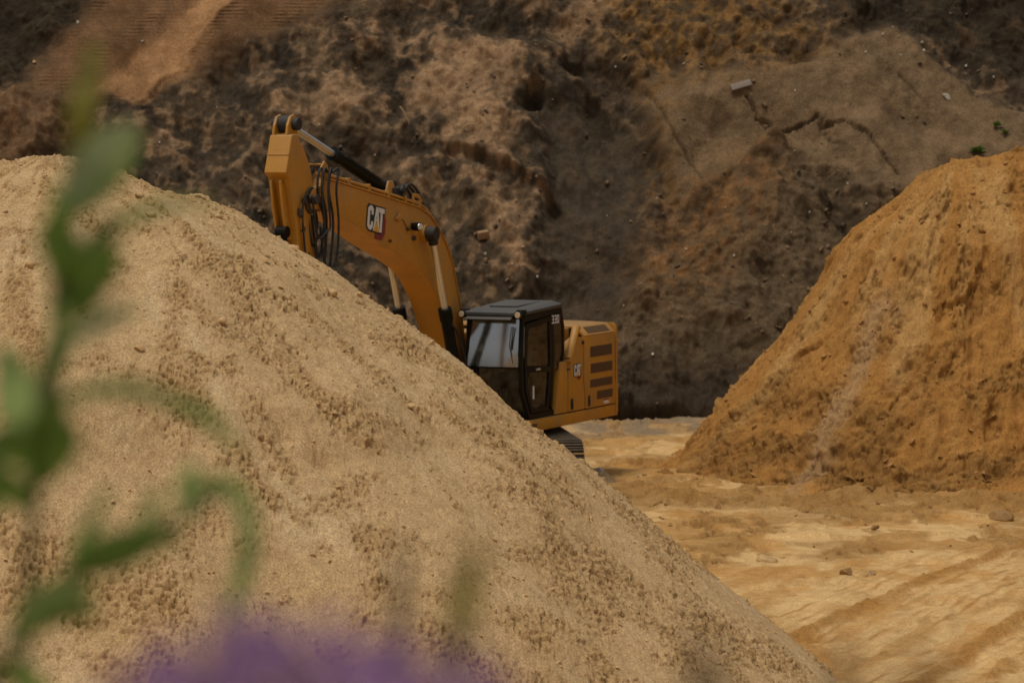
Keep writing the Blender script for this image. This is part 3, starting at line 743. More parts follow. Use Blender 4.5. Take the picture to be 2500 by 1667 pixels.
# --- emblem: white block letters, yellow triangle, red six-sided field
def flat(polys, holes=None):
    """thin plate of flat polygons in (across, up), facing +z"""
    bm = bmesh.new()
    for p in polys:
        bm.faces.new([bm.verts.new((x, y, 0)) for x, y in p])
    g = bmesh.ops.extrude_face_region(bm, geom=bm.faces[:])
    for v in g['geom']:
        if isinstance(v, bmesh.types.BMVert): v.co.z += .003
    return bm
def emblem(parent, mtx):
    C_ = [[(0, .12), (.12, 0), (.14, .22), (.14, .78), (.12, 1), (0, .88)], [(.12, 0), (.26, 0), (.36, .12), (.36, .36), (.24, .36), (.24, .20), (.14, .20), (.14, .1)],
          [(.12, 1), (.14, .8), (.24, .8), (.24, .64), (.36, .64), (.36, .88), (.26, 1)]]
    A_ = [[(.38, 0), (.50, 0), (.60, .74), (.60, 1), (.53, 1)], [(.60, 1), (.60, .74), (.70, 0), (.82, 0), (.67, 1)], [(.53, .36), (.60, .44), (.67, .36), (.65, .52), (.55, .52)]]
    T_ = [[(.70, 1), (.72, .80), (1.08, .80), (1.08, 1)], [(.83, 0), (.96, 0), (.96, .80), (.83, .80)]]
    parts = [('emblem_field', 'red', flat([[(.55, -.32), (1.02, -.32), (1.22, -.02), (1.22, .55), (1.08, .92), (.55, .92)]]), 0.0),
             ('emblem_outline', 'print_black', flat([[(-.06, .08), (.1, -.07), (.98, -.10), (1.02, .70), (1.14, .74), (1.14, 1.06), (.02, 1.06), (-.06, .92)]]), .003),
             ('emblem_letters', 'white', flat(C_ + A_ + T_), .0062),
             ('emblem_triangle', 'print_yellow', flat([[(.40, -.02), (.80, -.02), (.60, .42)]]), .0094)]
    for n, m, bm, dz in parts:
        o = obj(n, bm, m, parent); o.matrix_local = mtx @ Matrix.Translation((0, 0, dz))
def side_frame(s, l, z, size, tilt, stretch=1.0):
    # x of the print runs rearwards on the left flank, y up, z out to the left
    r = Matrix(((-1, 0, 0, s), (0, 0, 1, l), (0, 1, 0, z), (0, 0, 0, 1)))
    return r @ Matrix.Rotation(tilt, 4, 'Z') @ Matrix.Diagonal((size * stretch, size, 1, 1))

# --- cab
CL, CR = 1.45, .36
out_ = [(1.05, 1.36), (1.36, 1.85), (1.42, 2.45), (1.34, 3.20), (-.38, 3.30), (-.52, 2.93), (-.52, 2.45), (-.30, 1.90), (-.14, 1.36)]
inn = [(1.02, 1.44), (1.28, 1.86), (1.33, 2.45), (1.26, 3.10), (-.29, 3.19), (-.42, 2.91), (-.42, 2.47), (-.21, 1.93), (-.06, 1.44)]
cab = obj('cab_frame', merge(ring(out_, inn, CL - .07, CL), ring(out_, inn, CR, CR + .07), box(1.02, -.14, CR + .02, CL - .02, 1.36, 1.46, .005),
    prism([(1.30, 3.17), (1.30, 3.26), (-.30, 3.32), (-.30, 3.24)], CR + .03, CL - .03, .02),
    prism([(-.37, 3.29), (-.52, 2.93), (-.52, 2.45), (-.30, 1.90), (-.14, 1.36), (-.09, 1.36), (-.25, 1.90), (-.46, 2.45), (-.46, 2.93), (-.33, 3.29)], CR + .02, CL - .02)), 'black', ex, 40)
# roof with raised middle and hatch lines
def roof():
    bm = bmesh.new()
    lo = [(1.46, .30), (1.50, .36), (1.50, 1.36), (1.42, 1.47), (-.38, 1.47), (-.46, 1.40), (-.46, .42), (-.38, .30)]
    def zz(s): return 3.215 + (1.46 - s) * .042
    A = [bm.verts.new((s, l, zz(s))) for s, l in lo]
    B = [bm.verts.new((s, l, zz(s) + .06)) for s, l in lo]
    cs, cl = .5, .89
    Cc = [bm.verts.new((cs + (s - cs) * .82, cl + (l - cl) * .80, zz(s) + .115 - .012 * (s > 1))) for s, l in lo]
    n = len(lo)
    for R0, R1 in ((A, B), (B, Cc)):
        for i in range(n): bm.faces.new((R0[i], R0[(i + 1) % n], R1[(i + 1) % n], R1[i]))
    bm.faces.new(A[::-1]); bm.faces.new(Cc)
    bmesh.ops.recalc_face_normals(bm, faces=bm.faces[:])
    return bev(bm, .016, 2)
rf = obj('roof', roof(), 'roof', cab, 35)
obj('roof_hatch', prism([(.95, 3.33), (.95, 3.365), (-.1, 3.405), (-.1, 3.37)], .62, 1.16, .008), 'roof', cab, 35)
obj('rain_visor', prism([(1.42, 3.20), (1.55, 3.14), (1.56, 3.155), (1.44, 3.225)], .42, 1.30, .004), 'roof', cab)
for l in (.335, 1.425):
    wl = obj('work_light', merge(tube([(1.36, l, 3.235), (1.53, l, 3.235)], .072, 14), box(1.30, 1.40, l - .08, l + .08, 3.18, 3.32, .01)), 'black', cab, 40)
    wl2 = obj('lamp_lens', tube([(1.53, l, 3.235), (1.545, l, 3.235)], [.056, .048], 14), 'lamp', cab, 40)
# curved windscreen in two panes
def pane_front(prof, l0, l1, n=8):
    bm = bmesh.new(); rows = []
    for s, z in prof:
        row = []
        for k in range(n + 1):
            t = k / n; l = l0 + (l1 - l0) * t
            row.append(bm.verts.new((s + .06 * (1 - (2 * t - 1) ** 2), l, z)))
        rows.append(row)
    for a, b in zip(rows, rows[1:]):
        for k in range(n): bm.faces.new((a[k], a[k + 1], b[k + 1], b[k]))
    return bm
obj('windscreen', pane_front([(1.43, 2.31), (1.42, 2.45), (1.38, 2.75), (1.29, 3.165)], CR + .05, CL - .06), 'screen', cab, 60)
obj('lower_windscreen', pane_front([(1.07, 1.46), (1.33, 1.86), (1.385, 2.28)], CR + .05, CL - .06), 'glass', cab, 60)
obj('windscreen_bar', prism([(1.36, 2.275), (1.425, 2.275), (1.43, 2.315), (1.365, 2.315)], CR + .05, CL - .05, .004), 'black', cab)
obj('wiper', merge(tube([(1.44, 1.30, 2.36), (1.465, 1.24, 2.70), (1.43, 1.27, 3.02)], .008, 6), tube([(1.455, 1.275, 2.62), (1.43, 1.30, 3.03)], .012, 6)), 'rubber', cab)
obj('pillar_handrail', tube(curve([(1.36, 1.475, 3.02), (1.40, 1.50, 2.95), (1.42, 1.50, 2.55), (1.38, 1.475, 2.48)], 5), .014, 8), 'roof', cab, 60)
# door with two panes, handle and rail
d_out = [(1.00, 1.47), (1.25, 1.88), (1.30, 2.45), (1.235, 3.06), (.12, 3.16), (.06, 2.45), (.14, 1.90), (.24, 1.47)]
d_in = [(.93, 1.54), (1.14, 1.90), (1.19, 2.45), (1.13, 2.97), (.22, 3.06), (.17, 2.45), (.24, 1.92), (.32, 1.54)]
cdo = obj('cab_door', merge(ring(d_out, d_in, CL - .045, CL + .012), prism([(1.20, 2.20), (1.20, 2.31), (.12, 2.25), (.12, 2.15)], CL - .04, CL + .014, .004),
    prism([(.18, 1.55), (.06, 2.45), (.12, 3.14), (.02, 3.15), (-.06, 2.45), (.06, 1.47)], CL - .04, CL + .01, .004)), 'black', ex, 40)
obj('door_window', pane([(1.19, 2.32), (1.13, 2.98), (.21, 3.07), (.16, 2.26)], CL - .010), 'glass', cdo)
obj('lower_door_window', pane([(.94, 1.53), (1.14, 1.90), (1.18, 2.20), (.17, 2.16), (.24, 1.92), (.31, 1.53)], CL - .010), 'glass', cdo)
obj('door_handle', box(.66, .82, CL + .012, CL + .045, 2.215, 2.25, .006), 'chrome', cdo, 40)
obj('door_rail', merge(tube([(.98, CL + .04, 1.72), (.98, CL + .04, 1.95)], .016, 8)), 'white', cdo, 60)
obj('quarter_window', pane([(.0, 2.55), (-.04, 3.1), (-.26, 3.16), (-.41, 2.9), (-.41, 2.5), (-.3, 2.15), (-.02, 2.2)], CL - .010), 'glass', cab)
obj('right_window', pane([(1.02, 1.5), (1.26, 1.86), (1.31, 2.45), (1.25, 3.08), (-.25, 3.2), (-.41, 2.9), (-.41, 2.47), (-.2, 1.93), (-.05, 1.5)], CR + .033), 'glass', cab)
# model number on the rear pillar
SEG = {'3': 'abgcd', '0': 'abcdef'}
def digits(txt):
    polys = []; t = .16
    for k, ch in enumerate(txt):
        x = k * .78
        q = dict(a=[(x, 1 - t), (x + .6, 1 - t), (x + .6, 1), (x, 1)], d=[(x, 0), (x + .6, 0), (x + .6, t), (x, t)], g=[(x + .12, .5 - t / 2), (x + .6 - t, .5 - t / 2), (x + .6 - t, .5 + t / 2), (x + .12, .5 + t / 2)],
                 b=[(x + .6 - t, .5), (x + .6, .5), (x + .6, 1 - t), (x + .6 - t, 1 - t)], c=[(x + .6 - t, t), (x + .6, t), (x + .6, .5), (x + .6 - t, .5)],
                 e=[(x, t), (x + t, t), (x + t, .5), (x, .5)], f=[(x, .5), (x + t, .5), (x + t, 1 - t), (x, 1 - t)])
        polys += [q[s] for s in SEG[ch]]
    return flat(polys)
dg = obj('model_number', digits('330'), 'white', cab); dg.matrix_local = side_frame(.09, CL + .011, 3.01, .15, 0, 1.0)
rb = obj('number_edge', flat([[(2.34, -.05), (2.5, -.05), (2.5, 1.05), (2.34, 1.05)]]), 'red', cab); rb.matrix_local = side_frame(.09, CL + .011, 3.01, .15, 0, 1.0)
emblem(door, side_frame(-.86, 1.494, 2.00, .21, 0, 1.35))
# inside the cab
seat = obj('operator_seat', merge(prism([(.62, 1.75), (.66, 1.88), (.12, 1.84), (-.02, 2.62), (-.14, 2.62), (-.06, 1.74)], .66, 1.14, .03), prism([(-.06, 2.66), (-.07, 2.86), (-.15, 2.86), (-.14, 2.66)], .78, 1.02, .03)), 'seat', ex, 40)
obj('seat_base', box(.5, 0, .7, 1.1, 1.46, 1.76, .02), 'black', seat)
obj('control_console', merge(box(.75, .05, .52, .64, 1.46, 2.08, .02), box(.75, .05, 1.17, 1.27, 1.46, 2.05, .02), tube([(.72, .58, 2.05), (.76, .58, 2.3)], .022, 8), tube([(.72, 1.22, 2.02), (.76, 1.22, 2.27)], .022, 8)), 'black', ex, 40)
obj('monitor', box(1.10, 1.14, .42, .66, 2.2, 2.42, .01), 'black', ex, 40)
obj('pedal', box(1.02, 1.06, .78, .86, 1.5, 1.9, .005), 'black', ex); obj('pedal', box(1.02, 1.06, .96, 1.04, 1.5, 1.9, .005), 'black', ex)

# --- boom
BL, BR = .12, -.42
b_top = [(6.42, 5.69), (5.82, 5.61), (4.27, 5.37), (2.80, 5.13), (2.40, 5.00), (2.06, 4.78), (1.71, 4.47), (1.45, 4.13), (1.30, 3.76), (1.14, 3.38), (1.02, 2.9), (.72, 2.15), (.50, 1.86)]
b_bot = [(.62, 1.66), (.95, 1.72), (1.22, 2.1), (1.62, 2.9), (1.93, 3.36), (2.15, 3.61), (2.48, 3.90), (2.83, 4.09), (3.44, 4.30), (3.97, 4.46), (4.76, 4.71), (5.45, 4.96), (6.28, 5.17), (6.52, 5.40)]
boom = obj('boom', prism(b_top + b_bot, BR, BL, .012), 'yellow', ex, 30)
obj('boom_flange', ribbon(b_top[::-1], BR - .025, BL + .028, .022), 'yellow', boom, 40)
obj('boom_flange', ribbon([(p[0], p[1]) for p in b_bot[::-1]][1:-1], BR - .012, BL + .014, .016), 'yellow', boom, 40)
obj('boom_nose', prism([(6.30, 5.62), (6.75, 5.52), (6.90, 5.36), (6.78, 5.20), (6.30, 5.18)], BR + .03, BL - .03, .02), 'yellow', boom, 40)
obj('boom_nose_pin', tube([(6.76, BR - .06, 5.36), (6.76, BL + .06, 5.36)], .085, 16), 'steel', boom, 40)
emblem(boom, side_frame(4.86, BL + .003, 4.83, .41, math.radians(-8.6), 1.42))
# pipes and clamps along the boom's back
def off(pts, h): return [(p[0] - .0, p[1] + h) for p in pts]
bt = b_top[:8]
for k, (l, h) in enumerate(((.07, .085), (-.01, .085), (-.29, .085), (-.37, .085))):
    obj('hydraulic_pipe', tube(curve([(p[0] + (.02 if i > 4 else 0), l, p[1] + h - (.0 if i < 5 else .01)) for i, p in enumerate(bt)], 5), .027, 7), 'yellow', boom, 60)
for i, (s, z) in enumerate([(6.2, 5.67), (5.45, 5.56), (4.7, 5.445), (3.95, 5.325), (3.3, 5.22), (2.75, 5.13)]):
    obj('pipe_clamp', box(s - .035, s + .035, BR + .01, BL - .01, z, z + .135, .008), 'yellow', boom, 40)
obj('hose_bracket', merge(prism([(6.42, 5.66), (6.46, 5.88), (6.34, 5.98), (6.22, 5.90), (6.18, 5.68)], .07, .10, .006), prism([(6.42, 5.66), (6.46, 5.88), (6.34, 5.98), (6.22, 5.90), (6.18, 5.68)], -.40, -.37, .006), tube([(6.34, -.40, 5.92), (6.34, .10, 5.92)], .02, 8)), 'yellow', boom, 40)
obj('valve_block', merge(box(3.30, 3.62, -.28, .06, 5.34, 5.50, .02), tube([(3.4, -.1, 5.42), (3.4, .13, 5.46)], .06, 12), tube([(3.55, -.1, 5.50), (3.52, -.02, 5.62)], .035, 8)), 'rubber', boom, 40)
for k in range(3):
    y = .05 - k * .09
    obj('boom_hose', tube(curve([(3.35, y, 5.40), (3.08, y + .01, 5.55 - .02 * k), (2.74, y, 5.44), (2.48, y, 5.16), (2.36, y, 5.02)], 6), .026, 7), 'rubber', boom, 60)
obj('hose_guard', merge(prism([(3.0, 5.19), (2.96, 5.40), (2.72, 5.37), (2.60, 5.26), (2.62, 5.20), (2.75, 5.30), (2.92, 5.33), (2.94, 5.17)], .06, .09, .004)), 'yellow', boom, 40)
# fittings on the left flank
obj('boom_lamp', merge(box(3.05, 3.13, BL, BL + .06, 4.76, 4.88, .01), tube([(3.09, BL + .05, 4.82), (3.13, BL + .17, 4.82)], .075, 14)), 'black', boom, 40)
obj('lamp_lens', tube([(3.132, BL + .171, 4.82), (3.14, BL + .185, 4.82)], [.062, .05], 14), 'chrome', boom, 40)
for s_, z_, r_ in ((3.06, 4.62, .045), (3.30, 4.78, .03), (4.0, 4.60, .025)): obj('grease_fitting', tube([(s_, BL, z_), (s_, BL + .05, z_)], r_, 10), 'steel', boom, 40)
obj('lifting_eye', merge(prism([(3.72, 5.02), (3.80, 4.98), (3.66, 4.92), (3.55, 4.98), (3.66, 5.08)], BL, BL + .05, .008)), 'yellow', boom, 40)
obj('lamp_cable', tube(curve([(3.62, BL + .02, 4.98), (3.45, BL + .02, 4.92), (3.32, BL + .02, 4.80), (3.12, BL + .03, 4.82)], 5), .008, 5), 'rubber', boom)
obj('cylinder_boss', tube([(2.68, BL, 4.69), (2.68, BL + .10, 4.69)], .15, 20), 'yellow', boom, 40)
obj('access_step', prism([(1.42, 3.80), (1.22, 3.55), (1.10, 3.42), (1.16, 3.40), (1.28, 3.50)], .06, .10, .004), 'yellow', boom)

# --- cylinders
def cylinder(name, a, b, split, rb, rr, parent=ex):
    a = Vector(a); b = Vector(b); d = (b - a); s = a + d * split
    n = d.normalized()
    bm = merge(tube([a, s], rb, 18), tube([s - n * .20, s + n * .015], rb * 1.16, 18), tube([a - Vector((0, rb * 1.1, 0)), a + Vector((0, rb * 1.1, 0))], rb * 1.15, 16))
    c = obj(name, bm, 'black', parent, 40)
    obj('rod', tube([s, b], rr, 14), 'chrome', c, 60)
    return c
for sgn, l in ((1, .30), (-1, -.60)):
    c = cylinder('boom_cylinder', (1.42, l, 1.52), (2.68, l, 4.69), .575, .105, .058)
    l0, l1 = (.21, .40) if sgn > 0 else (-.69, -.50)
    obj('pin_cap', merge(tube([(2.68, l0, 4.69), (2.68, l1, 4.69)], .125, 18), tube([(2.68 - .20 * .37, (l0 + l1) / 2, 4.69 - .20 * .93), (2.68, (l0 + l1) / 2, 4.69)], .085, 12)), 'rubber', c, 40)
    if sgn > 0:
        obj('cylinder_hose', tube(curve([(1.58, .42, 2.0), (1.62, .46, 2.4), (1.9, .44, 2.9), (2.1, .40, 3.1)], 5), .022, 7), 'rubber', c, 60)
sc_ = cylinder('stick_cylinder', (3.66, -.15, 5.50), (7.16, -.15, 6.58), .545, .105, .058)
obj('cylinder_pipe', merge(tube([(4.0, -.02, 5.64), (5.3, -.02, 6.05)], .018, 6), tube([(5.35, -.10, 6.16), (5.42, -.08, 6.22)], .03, 8)), 'rubber', sc_, 60)
obj('cylinder_bracket', prism([(3.9, 5.33), (3.74, 5.62), (3.58, 5.62), (3.36, 5.25)], -.30, -.26, .008), 'yellow', boom, 40)
obj('cylinder_bracket', prism([(3.9, 5.33), (3.74, 5.62), (3.58, 5.62), (3.36, 5.25)], -.04, 0, .008), 'yellow', boom, 40)

# --- stick
SL, SR = .05, -.35
s_out = [(7.30, 6.42), (7.40, 6.40), (7.50, 6.10), (7.61, 5.80), (7.47, 5.70), (7.26, 5.0), (7.02, 3.4), (6.92, 2.35), (6.80, 2.25), (6.68, 2.35), (6.58, 3.4), (6.52, 4.6), (6.58, 5.2), (6.70, 5.75), (6.78, 5.92), (6.96, 6.16), (7.20, 6.42)]
stick = obj('stick', prism(s_out, SR, SL, .022, 3), 'yellow', ex, 30)
obj('weld_seam', prism([(7.50, 6.105), (7.513, 6.10), (7.516, 6.085), (7.50, 6.085)], SR + .005, SL - .005), 'yellow', stick)
for l in (-.30, -.02 - .04):
    obj('top_lug', prism([(7.40, 6.36), (7.36, 6.56), (7.27, 6.70), (7.15, 6.74), (7.02, 6.66), (7.0, 6.5), (7.1, 6.3)], l - .022, l + .022, .01), 'yellow', stick, 40)
obj('top_pin', merge(tube([(7.16, -.40, 6.58), (7.16, .06, 6.58)], .10, 18), tube([(7.16, -.27, 6.58), (7.16, -.05, 6.58)], .14, 18)), 'rubber', stick, 40)
for l in (-.26, -.09):
    obj('bracket_rib', prism([(7.52, 5.70), (7.56, 5.66), (7.50, 5.30), (7.40, 4.95), (7.34, 4.72), (7.12, 4.70), (7.30, 5.4)], l - .022, l + .022, .008), 'yellow', stick, 40)
obj('side_lug', prism([(7.16, 5.05), (7.12, 5.12), (6.96, 4.9), (6.92, 4.4), (7.0, 4.35)], SL, SL + .05, .01), 'yellow', stick, 40)
for q in ((7.12, 7.22, 5.10, 5.22), (7.02, 7.08, 5.30, 5.38), (7.06, 7.12, 4.84, 4.92)): obj('line_clamp', box(q[0], q[1], SL, SL + .07, q[2], q[3], .01), 'steel', stick, 40)
obj('stick_pipe', tube(curve([(6.86, SL + .05, 5.30), (6.98, SL + .06, 5.44), (7.10, SL + .06, 5.36), (7.14, SL + .05, 5.10), (7.08, SL + .05, 4.7), (6.98, SL + .05, 4.2)], 6), .018, 7), 'rubber', stick, 60)
obj('pivot_plate', tube([(6.76, SL, 5.34), (6.76, SL + .03, 5.34)], .22, 24), 'steel', stick, 40)
for k, (l, sag, s0, s1, r) in enumerate(((.16, 4.55, 6.54, 6.62, .022), (.20, 4.10, 6.38, 6.60, .022), (.11, 4.72, 6.60, 6.72, .02), (.26, 4.36, 6.22, 6.52, .02), (.14, 3.95, 6.50, 6.72, .022), (-.1, 4.5, 6.45, 6.6, .022), (.24, 4.85, 6.48, 6.76, .018))):
    obj('hydraulic_hose', tube(curve([(6.25, l - .06, 5.80), (s0 - .06, l, 5.84), (s0 + .02, l, 5.5), (s0 - .02 - .08 * (k % 3), l + .02, 4.95), (s0 + .04, l, sag), (s1, l - .04, sag - .12), (s1 + .08, l - .07, sag + .2), (s1 + .12, l - .09, sag + .55)], 7), r, 8), 'rubber', stick, 60)
bc = cylinder('bucket_cylinder', (7.36, -.15, 4.84), (7.42, -.15, 2.75), .6, .085, .05)
# linkage and bucket behind the heap
obj('bucket_link', merge(prism([(7.42, 2.83), (7.5, 2.75), (6.9, 2.42), (6.82, 2.5)], -.42, -.37, .01), prism([(7.42, 2.83), (7.5, 2.75), (6.9, 2.42), (6.82, 2.5)], .07, .12, .01)), 'yellow', ex, 40)
bk = obj('bucket', ring([(6.7, 2.4), (7.35, 2.45), (7.55, 1.9), (7.35, 1.25), (6.9, .95), (6.3, 1.05), (6.28, 1.1), (6.6, 1.8)],
                        [(6.72, 2.35), (7.3, 2.4), (7.49, 1.9), (7.31, 1.29), (6.88, 1.0), (6.35, 1.09), (6.33, 1.12), (6.65, 1.8)], -.8, .5), 'steel', ex)
for l in (-.8, .47): obj('bucket_side', prism([(6.7, 2.4), (7.35, 2.45), (7.55, 1.9), (7.35, 1.25), (6.9, .95), (6.3, 1.05), (6.6, 1.8)], l, l + .03), 'steel', bk)
for k in range(5): obj('bucket_tooth', prism([(6.42, 1.10), (6.42, 1.02), (6.1, 1.12)], -.76 + k * .28, -.64 + k * .28, .01), 'steel', bk)

# --- undercarriage, turned a little against the house
uc = obj('car_body', merge(box(-.8, .8, -.95, .95, .45, .85, .04), box(-.55, .55, -1.1, 1.1, .40, .70, .04)), 'steel', ex, 40)
UR = math.radians(31); uc.rotation_euler = (0, 0, UR)
shoe_me = None
for side in (1, -1):
    yc = 1.30 * side
    tr = obj('track', prism([(-1.75, .22), (-1.55, .78), (1.55, .78), (1.75, .22), (1.6, .18), (-1.6, .18)], yc - .16, yc + .16, .02), 'steel', ex, 40)
    tr.rotation_euler = (0, 0, UR)
    for sx, nm in ((-1.83, 'sprocket'), (1.83, 'idler')):
        bm = tube([(sx, yc - .12, .5), (sx, yc + .12, .5)], .40, 26)
        if nm == 'sprocket': bm = merge(bm, tube([(sx, yc - .2, .5), (sx, yc + .2, .5)], .2, 20))
        obj(nm, bm, 'steel', tr, 40)
    for k in range(7): obj('track_roller', tube([(-1.4 + k * .467, yc - .17, .2), (-1.4 + k * .467, yc + .17, .2)], .10, 14), 'steel', tr, 40)
    # the chain: an oval of shoes, each a plate with grouser bars
    Lr, Rr = 1.83, .46; per = 4 * Lr + 2 * math.pi * Rr; N = 49
    if shoe_me is None:
        so = merge(box(-.088, .088, -.30, .30, -.016, .012, .003), box(-.075, -.055, -.30, .30, .01, .05, .003), box(-.01, .01, -.30, .30, .01, .045, .003), box(.055, .075, -.30, .30, .01, .045, .003), box(-.07, .07, -.08, -.05, -.07, -.012, 0), box(-.07, .07, .05, .08, -.07, -.012, 0))
    for k in range(N):
        q = k * per / N
        if q < 2 * Lr: x, z, a = -Lr + q, .5 + Rr, 0
        elif q < 2 * Lr + math.pi * Rr:
            a = (q - 2 * Lr) / Rr; x, z = Lr + math.sin(a) * Rr, .5 + math.cos(a) * Rr
        elif q < 4 * Lr + math.pi * Rr: x, z, a = Lr - (q - 2 * Lr - math.pi * Rr), .5 - Rr, math.pi
        else:
            a = math.pi + (q - 4 * Lr - math.pi * Rr) / Rr; x, z = -Lr + math.sin(a) * Rr, .5 + math.cos(a) * Rr
        if shoe_me is None:
            s_ = obj('track_shoe', so, 'steel', tr, 40); shoe_me = s_.data
        else:
            s_ = bpy.data.objects.new('track_shoe', shoe_me); COL.objects.link(s_); s_.parent = tr
        s_.location = (x, yc, z); s_.rotation_euler = (0, a, 0)

# ------------------------------------------------------------------ stones and debris
def drop(x, y):
    """height of the terrain at x, y"""
    ok, p, n_, i_ = GROUND.ray_cast(Vector((x, y, 40)), Vector((0, 0, -1)))
    return p.z if ok else 0
def stone_bm(sx, sy, sz, seed, sub=2, ang=.28):
    r = random.Random(seed); bm = bmesh.new(); bmesh.ops.create_icosphere(bm, subdivisions=sub, radius=1)
    cuts = [(Vector((r.gauss(0, 1), r.gauss(0, 1), r.gauss(0, 1))).normalized(), r.uniform(.45, .85)) for _ in range(11)]
    for v in bm.verts:
        p = v.co.copy()
        for n_, d in cuts:
            e = p.dot(n_) - d
            if e > 0: p -= n_ * e
        p *= 1 + r.uniform(-.05, .05)
        v.co = Vector((p.x * sx, p.y * sy, p.z * sz))
    return bm
def stone_mat(name, col, lo=.7, hi=1.25):
    m, n, l, b = mat(name); tc = n.new('ShaderNodeTexCoord')
    t = noise(n, l, 9, 7, .65, tc.outputs['Object'])
    r = ramp(n, l, t.outputs['Fac'], [(.3, tuple(c * lo for c in col)), (.7, tuple(c * hi for c in col))])
    l.new(r.outputs['Color'], b.inputs['Base Color']); b.inputs['Roughness'].default_value = .9
    bp = n.new('ShaderNodeBump'); bp.inputs['Distance'].default_value = .01; l.new(t.outputs['Fac'], bp.inputs['Height']); l.new(bp.outputs['Normal'], b.inputs['Normal'])
    return m
M['rock_brown'] = stone_mat('brown_rock', tuple(lin(150, 114, 66)))
M['rock_pale'] = stone_mat('pale_rock', tuple(lin(190, 155, 105)))
M['rock_grey'] = stone_mat('grey_rock', tuple(lin(134, 112, 82)))
M['rock_white'] = stone_mat('white_stone', tuple(lin(200, 190, 172)))
M['concrete'] = stone_mat('concrete', tuple(lin(136, 122, 108)), .88, 1.08)
M['brick'] = stone_mat('tan_brick', tuple(lin(150, 116, 80)), .85, 1.1)
M['wood'] = stone_mat('dead_wood', tuple(lin(170, 138, 96)), .75, 1.15)
def rock(x, y, size, m, label, seed, flat_=.62):
    o = obj('rock', stone_bm(size, size * .8, size * flat_, seed, 3), m, None, 22)
    o.location = (x, y, drop(x, y) + size * flat_ * .25); o.rotation_euler = (0, 0, seed)
    return tag(o, label, 'rock', 'loose rocks on the open ground')
rock(8.11, 55.3, .24, 'rock_brown', 'largest brown rock alone on the open ground before the ochre heap', 3)
rock(4.91, 48.8, .13, 'rock_brown', 'left, taller one of two small tan rocks side by side above the wheel berm', 5, .85)
rock(5.25, 48.8, .13, 'rock_pale', 'right, flatter one of two small tan rocks side by side above the wheel berm', 8)
rock(3.85, 50.4, .21, 'rock_pale', 'pale flat clod beside the pale sand heap, left of two tan rocks', 9, .5)
rock(1.72, 61.3, .26, 'rock_grey', 'grey boulder on the ground just right of the excavator track', 12, .75)
rock(1.62, 62.6, .17, 'rock_white', 'pale stone behind the grey boulder by the excavator track', 15, .9)

M['lump'] = stone_mat('sand_lump', tuple(lin(200, 163, 114)), .85, 1.1)
for k, (x, y, sz) in enumerate([(-4.55, 40.9, .09), (-4.35, 40.2, .08), (-4.9, 39.3, .10), (-3.6, 41.1, .07), (-3.0, 40.4, .08), (-3.35, 38.6, .09), (-2.2, 40.8, .08), (-5.3, 40.6, .08), (-1.9, 41.6, .07), (-2.75, 41.9, .09),
                                (-1.0, 41.7, .06), (-3.9, 41.85, .10), (-5.6, 38.9, .09), (-4.2, 37.6, .08), (.3, 41.3, .06), (-1.2, 39.2, .07)]):
    ok, p, n_, i_ = LEFT.ray_cast(Vector((x, y, 40)), Vector((0, 0, -1)))
    o = obj('sand_lump', stone_bm(sz, sz * .85, sz * .7, 300 + k, 2), 'lump', None, 50); o.location = p + Vector((0, 0, sz * .25)); o.rotation_euler = (0, 0, k)
    tag(o, 'small rounded lump of caked sand resting on the pale sand heap', 'lump', 'caked lumps on the pale sand heap')
def at_hill(o, x, z, lift=0.0):
    p = hill_at(x, z); o.location = p + Vector((0, -.72, .6)) * lift; return o
slab = at_hill(obj('concrete_block', box(-.26, .26, -.09, .09, -.085, .085, .012), 'concrete', None, 40), 5.66, 7.28, .05)
slab.rotation_euler = (math.radians(-28), math.radians(-16), math.radians(8))
tag(slab, 'pale grey concrete block lying on the hillside above the long crack', 'block')
bk_ = at_hill(obj('loose_brick', box(-.13, .13, -.08, .08, -.09, .09, .012), 'brick', None, 40), -.69, 3.9, .08)
bk_.rotation_euler = (.3, -.15, .2)
tag(bk_, 'tan brick on the dark hillside right of the boom', 'brick')
STONES = [(-11.9, 7.9, .10), (-9.3, 8.6, .07), (-10.9, 8.8, .09), (-4.75, 6.6, .09), (-3.35, 5.9, .05), (-.63, 3.5, .07), (.25, 3.35, .09), (.6, 2.95, .08), (.0, 3.1, .06), (.1, 4.6, .05),
          (2.3, 4.7, .05), (3.5, 4.9, .05), (5.1, 4.3, .06), (5.2, 2.9, .06), (4.1, 3.2, .06), (6.6, 3.6, .07), (7.1, 4.2, .06), (8.1, 5.0, .06), (7.6, 4.4, .05), (8.5, 4.5, .06), (6.9, 5.9, .07),
          (7.5, 7.9, .06), (8.8, 8.0, .06), (9.3, 8.55, .08), (9.7, 8.5, .07), (10.3, 8.5, .10), (10.3, 8.2, .08), (11.0, 8.2, .09), (11.4, 8.15, .07), (9.7, 8.05, .08), (9.3, 7.8, .06), (12.0, 7.7, .07),
          (9.6, 8.9, .05), (3.9, 8.6, .06), (4.3, 8.1, .07), (2.6, 8.1, .06), (2.9, 8.9, .05), (7.0, 7.2, .06), (6.2, 7.6, .05), (2.4, 1.0, .07), (3.2, .6, .08), (2.6, 2.0, .06), (3.9, 1.4, .06), (-7.3, 7.0, .06), (-8.6, 6.0, .06), (-5.0, 5.2, .06)]
for k, (x, z, s) in enumerate(STONES):
    o = obj('white_stone', stone_bm(s * .66, s * .5, s * .48, 100 + k, 1), 'rock_white' if k % 3 else 'rock_pale', None)
    at_hill(o, x, z, s * .4); o.rotation_euler = (k, k * 2.1, k * .7)
    tag(o, 'small whitish stone lying among the dark soil of the hillside', 'stone', 'white stones on the hillside')
